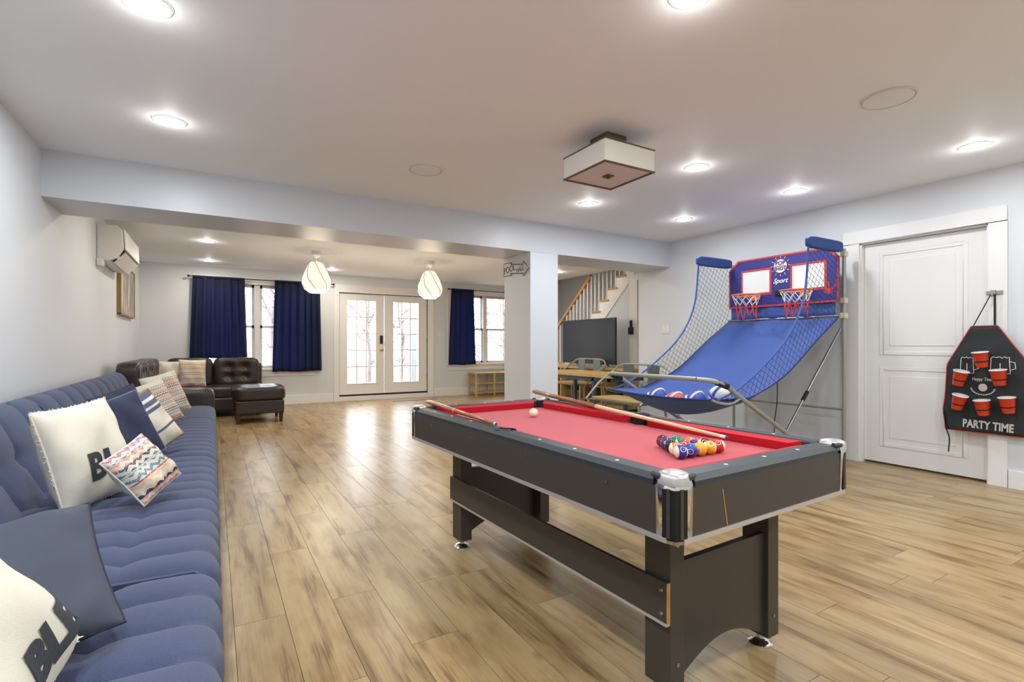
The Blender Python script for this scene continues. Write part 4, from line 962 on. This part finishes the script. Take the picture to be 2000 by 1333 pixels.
t = thing('power_cord', (4.9, 2.8, 0), 'thin black cord hanging under the basketball ramp', 'cord')
obj('cord', MB().tube(smooth_path([(4.25, 2.62, .84), (4.3, 2.65, .6), (4.42, 2.75, .35), (4.7, 2.9, .08), (5.1, 2.95, .01)], 6), .004, 5), black, t)

# ================================================================ APRON on the door casing
AX = XR-.06
t = thing('wall_hook', (XR-.05, 1.44, 1.47), 'brushed metal hook on the door casing holding the apron', 'hook')
obj('plate', MB().box(XR-.028, XR-.0205, 1.40, 1.50, 1.475, 1.505), steel, t, bevel=.002)
obj('hook_arm', MB().tube(smooth_path([(XR-.025, 1.455, 1.49), (XR-.05, 1.455, 1.485), (XR-.06, 1.455, 1.463), (XR-.075, 1.455, 1.475)], 4), .005, 8), steel, t, smooth=60)
obj('hook_block', MB().box(XR-.045, XR-.024, 1.44, 1.47, 1.47, 1.51), steel, t, bevel=.003)
ap = thing('party_apron', (AX, 1.48, .4), 'black PARTY TIME apron with red edging hanging by the white door', 'apron')
out = [(1.575, 1.235), (1.42, 1.235), (1.33, 1.08), (1.24, .93), (1.225, .7), (1.235, .40), (1.5, .385), (1.74, .395), (1.755, .56), (1.735, .75), (1.73, .92), (1.65, 1.09)]
yc = 1.49
def wav(y, z): return AX-.005*math.sin(y*23+z*6)-.004*math.sin(z*31+y*9)
bmv = MB(); NR = 26
def outl(z):   # left/right limits at a height
    ys_ = []
    for i in range(len(out)):
        a, b = out[i], out[(i+1) % len(out)]
        if (a[1]-z)*(b[1]-z) <= 0 and abs(a[1]-b[1]) > 1e-6: ys_.append(a[0]+(b[0]-a[0])*(z-a[1])/(b[1]-a[1]))
    return (min(ys_), max(ys_)) if ys_ else (yc, yc)
def apf(u, v):
    z = .402+(1.2345-.402)*v; lo, hi = outl(z); y = lo+(hi-lo)*u; return (wav(y, z), y, z)
o = obj('cloth', MB().grid(apf, 20, NR), apron_m, ap, smooth=80); o.modifiers.new('thickness', 'SOLIDIFY').thickness = .002
obj('red_binding', MB().tube([apf(0, k/25) for k in range(26)]+[apf(k/10, 1) for k in range(1, 10)]+[apf(1, 1-k/25) for k in range(26)]+[apf(1-k/14, 0) for k in range(1, 14)], .0045, 5, closed=True), mat('red_binding', (190, 52, 48), .8), ap)
obj('neck_strap', MB().tube([(AX, 1.565, 1.235), (AX-.005, 1.46, 1.475)], .004, 5).box(AX-.003, AX, 1.43, 1.444, 1.23, 1.476), black, ap)
obj('waist_tie', MB().tube(smooth_path([(AX, 1.75, .56), (AX-.005, 1.735, .42), (AX, 1.715, .33), (AX-.004, 1.72, .22)], 5), .005, 5), black, ap)
obj('lettering', place(squeeze(text_mesh('PARTY TIME', .085, 1.02, .003), .64), (AX-.012, 1.478, .462), (0, -1, -.03), (0, -.03, 1), .0012), mat('silver_print', (205, 205, 205), .5), ap)
obj('lettering', place(squeeze(text_mesh('Happy Time', .036, 1.05, .0006), .66), (AX-.012, 1.507, .82), (0, -1, 0), (0, 0, 1), .001), MATS['silver_print'], ap)
def line(pts, r_=.0026): return MB().tube([(AX-.011, y, z) for y, z in pts], r_, 4)
em = MB()
for k in range(14): a = PI*1.05+PI*.9*k/13; em.add(*(lambda q: (q.v, q.f))(MB().sphere((AX-.011, 1.505+.07*math.cos(a), .755+.055*math.sin(a)), (.002, .008, .005), 6, 4)))
em.add(*(lambda q: (q.v, q.f))(MB().sphere((AX-.0105, 1.505, .757), (.002, .027, .03), 16, 10)))
obj('emblem', em, MATS['silver_print'], ap)
for (yy, zz, w_, h_) in ((1.60, .93, .075, .13), (1.405, .935, .105, .13)):
    m = MB(); a, b = yy+w_/2, yy-w_/2
    for pth in ([(a, zz+h_*.3), (a+.004, zz-h_/2), (b-.004, zz-h_/2), (b, zz+h_*.3)], [(a, zz+h_*.3)]+[(a+(b-a)*k/8, zz+h_*.36+.016*abs(math.sin(k*1.3))) for k in range(9)]+[(b, zz+h_*.3)], [(b, zz+h_*.2), (b-.03, zz+h_*.15), (b-.034, zz-h_*.2), (b-.003, zz-h_*.3)], [(yy, zz+.1*h_), (yy, zz-.3*h_)]):
        m.add(*(lambda q: (q.v, q.f))(line(pth)))
    obj('beer_mug_print', m, white_print, ap)
for i, (u, v, lb) in enumerate(((1916, 703, 'red plastic cup at the top centre of the apron'), (1874, 739, 'tilted red plastic cup at the upper left of the apron'), (1951, 738, 'red plastic cup at the upper right of the apron'),
                                (1872, 786, 'red plastic cup at the lower left of the apron'), (1919, 797, 'red plastic cup at the bottom centre of the apron'), (1968, 792, 'red plastic cup at the lower right of the apron'))):
    d = Vector((math.sin(.5345), math.cos(.5345), 0))+Vector((math.cos(.5345), -math.sin(.5345), 0))*((u-1000)/985)+Vector((0, 0, 1))*((676-v)/985)
    s_ = (AX-.06)/d.x; c_ = Vector((AX-.06, d.y*s_, 1.08+d.z*s_)); hgt, r0, r1 = .115, .034, .05
    t = thing('plastic_cup', (c_.x, c_.y, c_.z-hgt/2), lb, 'cup', 'red cups strapped to the apron')
    rot = Matrix.Rotation((.25 if i in (1, 3) else -.08)*1, 4, 'X') @ Matrix.Rotation(-.12, 4, 'Y')
    def L3(mb):
        q = MB(); q.v = [tuple(rot @ Vector(p)+Vector((0, 0, hgt/2))) for p in mb.v]; q.f = mb.f; return q
    obj('cup', L3(MB().lathe([(r0*.9, -hgt/2), (r0, -hgt/2), (r0+.004, -hgt/2+.03), (r0+.006, -hgt/2+.032), (r1-.003, hgt/2-.004), (r1, hgt/2), (r1-.004, hgt/2), (r0, -hgt/2+.004)], (0, 0, 0), 20)), cup_red, t, smooth=35, local=True)
    obj('inner_lining', L3(MB().lathe([(r1-.0045, hgt/2-.001), (r0, -hgt/2+.006)], (0, 0, 0), 20, cap=False)), white_print, t, local=True)
    obj('rim', L3(MB().tube([(r1*math.cos(2*PI*k/20), r1*math.sin(2*PI*k/20), hgt/2) for k in range(20)], .003, 5, closed=True)), white_print, t, local=True)
    obj('strap', L3(MB().lathe([(r0+.0075, -.018), (r0+.0085, -.008)], (0, 0, 0), 20, cap=False)), black, t, local=True)

# ================================================================ FAR RIGHT: television, console, dining set, shoe rack
t = thing('television', (5.8, 7.14, .74), 'large black flat-screen television in front of the staircase', 'television')
obj('bezel', MB().box(5.80, 5.83, 6.39, 7.88, .76, 1.56), black, t, bevel=.006)
obj('screen', MB().box(5.797, 5.80, 6.405, 7.865, .78, 1.545), tv_m, t)
for y in (6.7, 7.55): obj('foot', MB().tube([(5.7, y-.0, .725), (5.81, y, .79), (5.93, y, .725)], .01, 6), black, t)
t = thing('media_console', (5.83, 7.0, 0), 'long wooden media console with open cubbies under the television', 'console')
obj('top', MB().box(5.62, 6.1, 5.95, 8.3, .67, .71), pine, t, bevel=.004); obj('bottom', MB().box(5.62, 6.1, 5.95, 8.3, .06, .1), pine, t, bevel=.004)
obj('back', MB().box(6.08, 6.1, 5.97, 8.28, .1, .67), mat('dark_wood_back', (120, 78, 40), .6), t)
obj('middle_shelf', MB().box(5.64, 6.08, 5.97, 8.28, .37, .39), pine, t)
for y in (5.95, 6.53, 7.11, 7.69, 8.27): obj('divider', MB().box(5.62, 6.08, y, y+.03, .1, .67), pine, t)
for x in (5.66, 6.04):
    for y in (6.0, 8.22): obj('foot', MB().box(x-.02, x+.02, y-.02, y+.02, 0, .06), black, t)
for i, (y, z, w_, h_, c, lb) in enumerate(((6.75, .39, .3, .09, (150, 40, 44), 'red game box in the console cubby'), (6.75, .482, .28, .06, (52, 56, 84), 'navy game box stacked on the red box in the console'), (7.4, .39, .34, .12, (60, 62, 70), 'dark grey box on the console middle shelf'), (7.4, .1, .36, .18, (86, 60, 44), 'brown storage box low in the console'))):
    b_ = thing('game_box', (5.85, y, z), lb, 'box'); obj('tray', MB().box(5.7, 6.0, y-w_/2, y+w_/2, z, z+h_*.55), mat('box_%d' % i, c, .6), b_); obj('lid', MB().box(5.697, 6.003, y-w_/2-.003, y+w_/2+.003, z+h_*.5, z+h_), MATS['box_%d' % i], b_, bevel=.002)
t = thing('dining_table', (4.8, 5.75, 0), 'wood-topped dining table with blue-grey metal legs behind the pillar', 'table')
tx0, tx1, ty0, ty1, tz = 4.36, 5.06, 4.92, 6.55, .70
for k in range(4): obj('top_plank', MB().box(tx0+(tx1-tx0)*k/4+.001, tx0+(tx1-tx0)*(k+1)/4-.001, ty0, ty1, tz-.04, tz), pine, t, bevel=.002)
leg_m = mat('blue_grey_metal', (72, 88, 100), .45, .4)
obj('frame_rail', MB().box(tx0+.04, tx1-.04, ty0+.06, ty0+.09, tz-.09, tz-.04).box(tx0+.04, tx1-.04, ty1-.09, ty1-.06, tz-.09, tz-.04).box(tx0+.04, tx0+.07, ty0+.06, ty1-.06, tz-.09, tz-.04).box(tx1-.07, tx1-.04, ty0+.06, ty1-.06, tz-.09, tz-.04), leg_m, t)
for x in (tx0+.065, tx1-.065):
    for y in (ty0+.38, ty1-.1): obj('leg', MB().box(x-.025, x+.025, y-.025, y+.025, 0, tz-.04), leg_m, t, bevel=.003)
def bench(cx_, cy_, rot, label):
    """metal settee: faces local -x, back along local y"""
    t = thing('metal_bench', (cx_, cy_, 0), label, 'bench', 'grey metal benches at the dining table', rotz=rot); hw_ = .45
    pt = lambda n, mb, m, **k: obj(n, mb, m, t, local=True, **k)
    pt('seat', MB().box(-.42, .0, -hw_+.03, hw_-.03, .435, .45), metal_grey, bevel=.006)
    pt('seat_pad', MB().superq((-.21, 0, .462), (.40, .8, .03), .2, 12), mat('tan_pad', (176, 150, 96), .8), smooth=70)
    hoop = smooth_path([(-.42, -hw_, .44), (-.2, -hw_, .64), (-.02, -hw_+.0, .74), (.04, -hw_+.06, .82), (.05, -hw_+.18, .855), (.05, 0, .86), (.05, hw_-.18, .855), (.04, hw_-.06, .82), (-.02, hw_, .74), (-.2, hw_, .64), (-.42, hw_, .44)], 6)
    pt('back_hoop', MB().tube(hoop, .012, 8), grey_tube, smooth=60)
    for y in (-.2, .2):
        pt('splat', MB().prism([(y-.075, .45), (y+.075, .45), (y+.09, .855), (y-.09, .855)], 'x', .035, .042), metal_grey)
    for x, dx in ((-.40, -.03), (-.02, .05)):
        for y in (-hw_+.03, hw_-.03): pt('leg', MB().tube([(x, y, .44), (x+dx, y*1.04, 0)], [.016, .012], 8), grey_tube, smooth=60)
    pt('cross_brace', MB().tube([(-.4, -hw_+.05, .2), (0, hw_-.05, .2)], .006, 6).tube([(-.4, hw_-.05, .2), (0, -hw_+.05, .2)], .006, 6), grey_tube)
bench(4.30, 4.35, 0, 'grey metal bench with two back splats behind the basketball ramp, in front of the table')
bench(5.45, 6.7, 0, 'grey metal bench on the television side of the dining table')
t = thing('shoe_rack', (5.3, 9.85, 0), 'low slatted wooden shoe rack bench under the right window', 'shoe rack')
for x in (4.84, 5.28, 5.74):
    for y in (9.68, 10.02): obj('post', MB().box(x-.018, x+.018, y-.018, y+.018, 0, .48), pine, t, bevel=.003)
for z in (.06, .26):
    for y in (9.68, 9.79, 9.9, 10.02): obj('shelf_slat', MB().box(4.83, 5.75, y-.017, y+.017, z, z+.018), pine, t)
for k in range(5): obj('top_slat', MB().box(4.8, 5.78, 9.66+.078*k, 9.66+.078*k+.07, .48, .5), pine, t, bevel=.002)
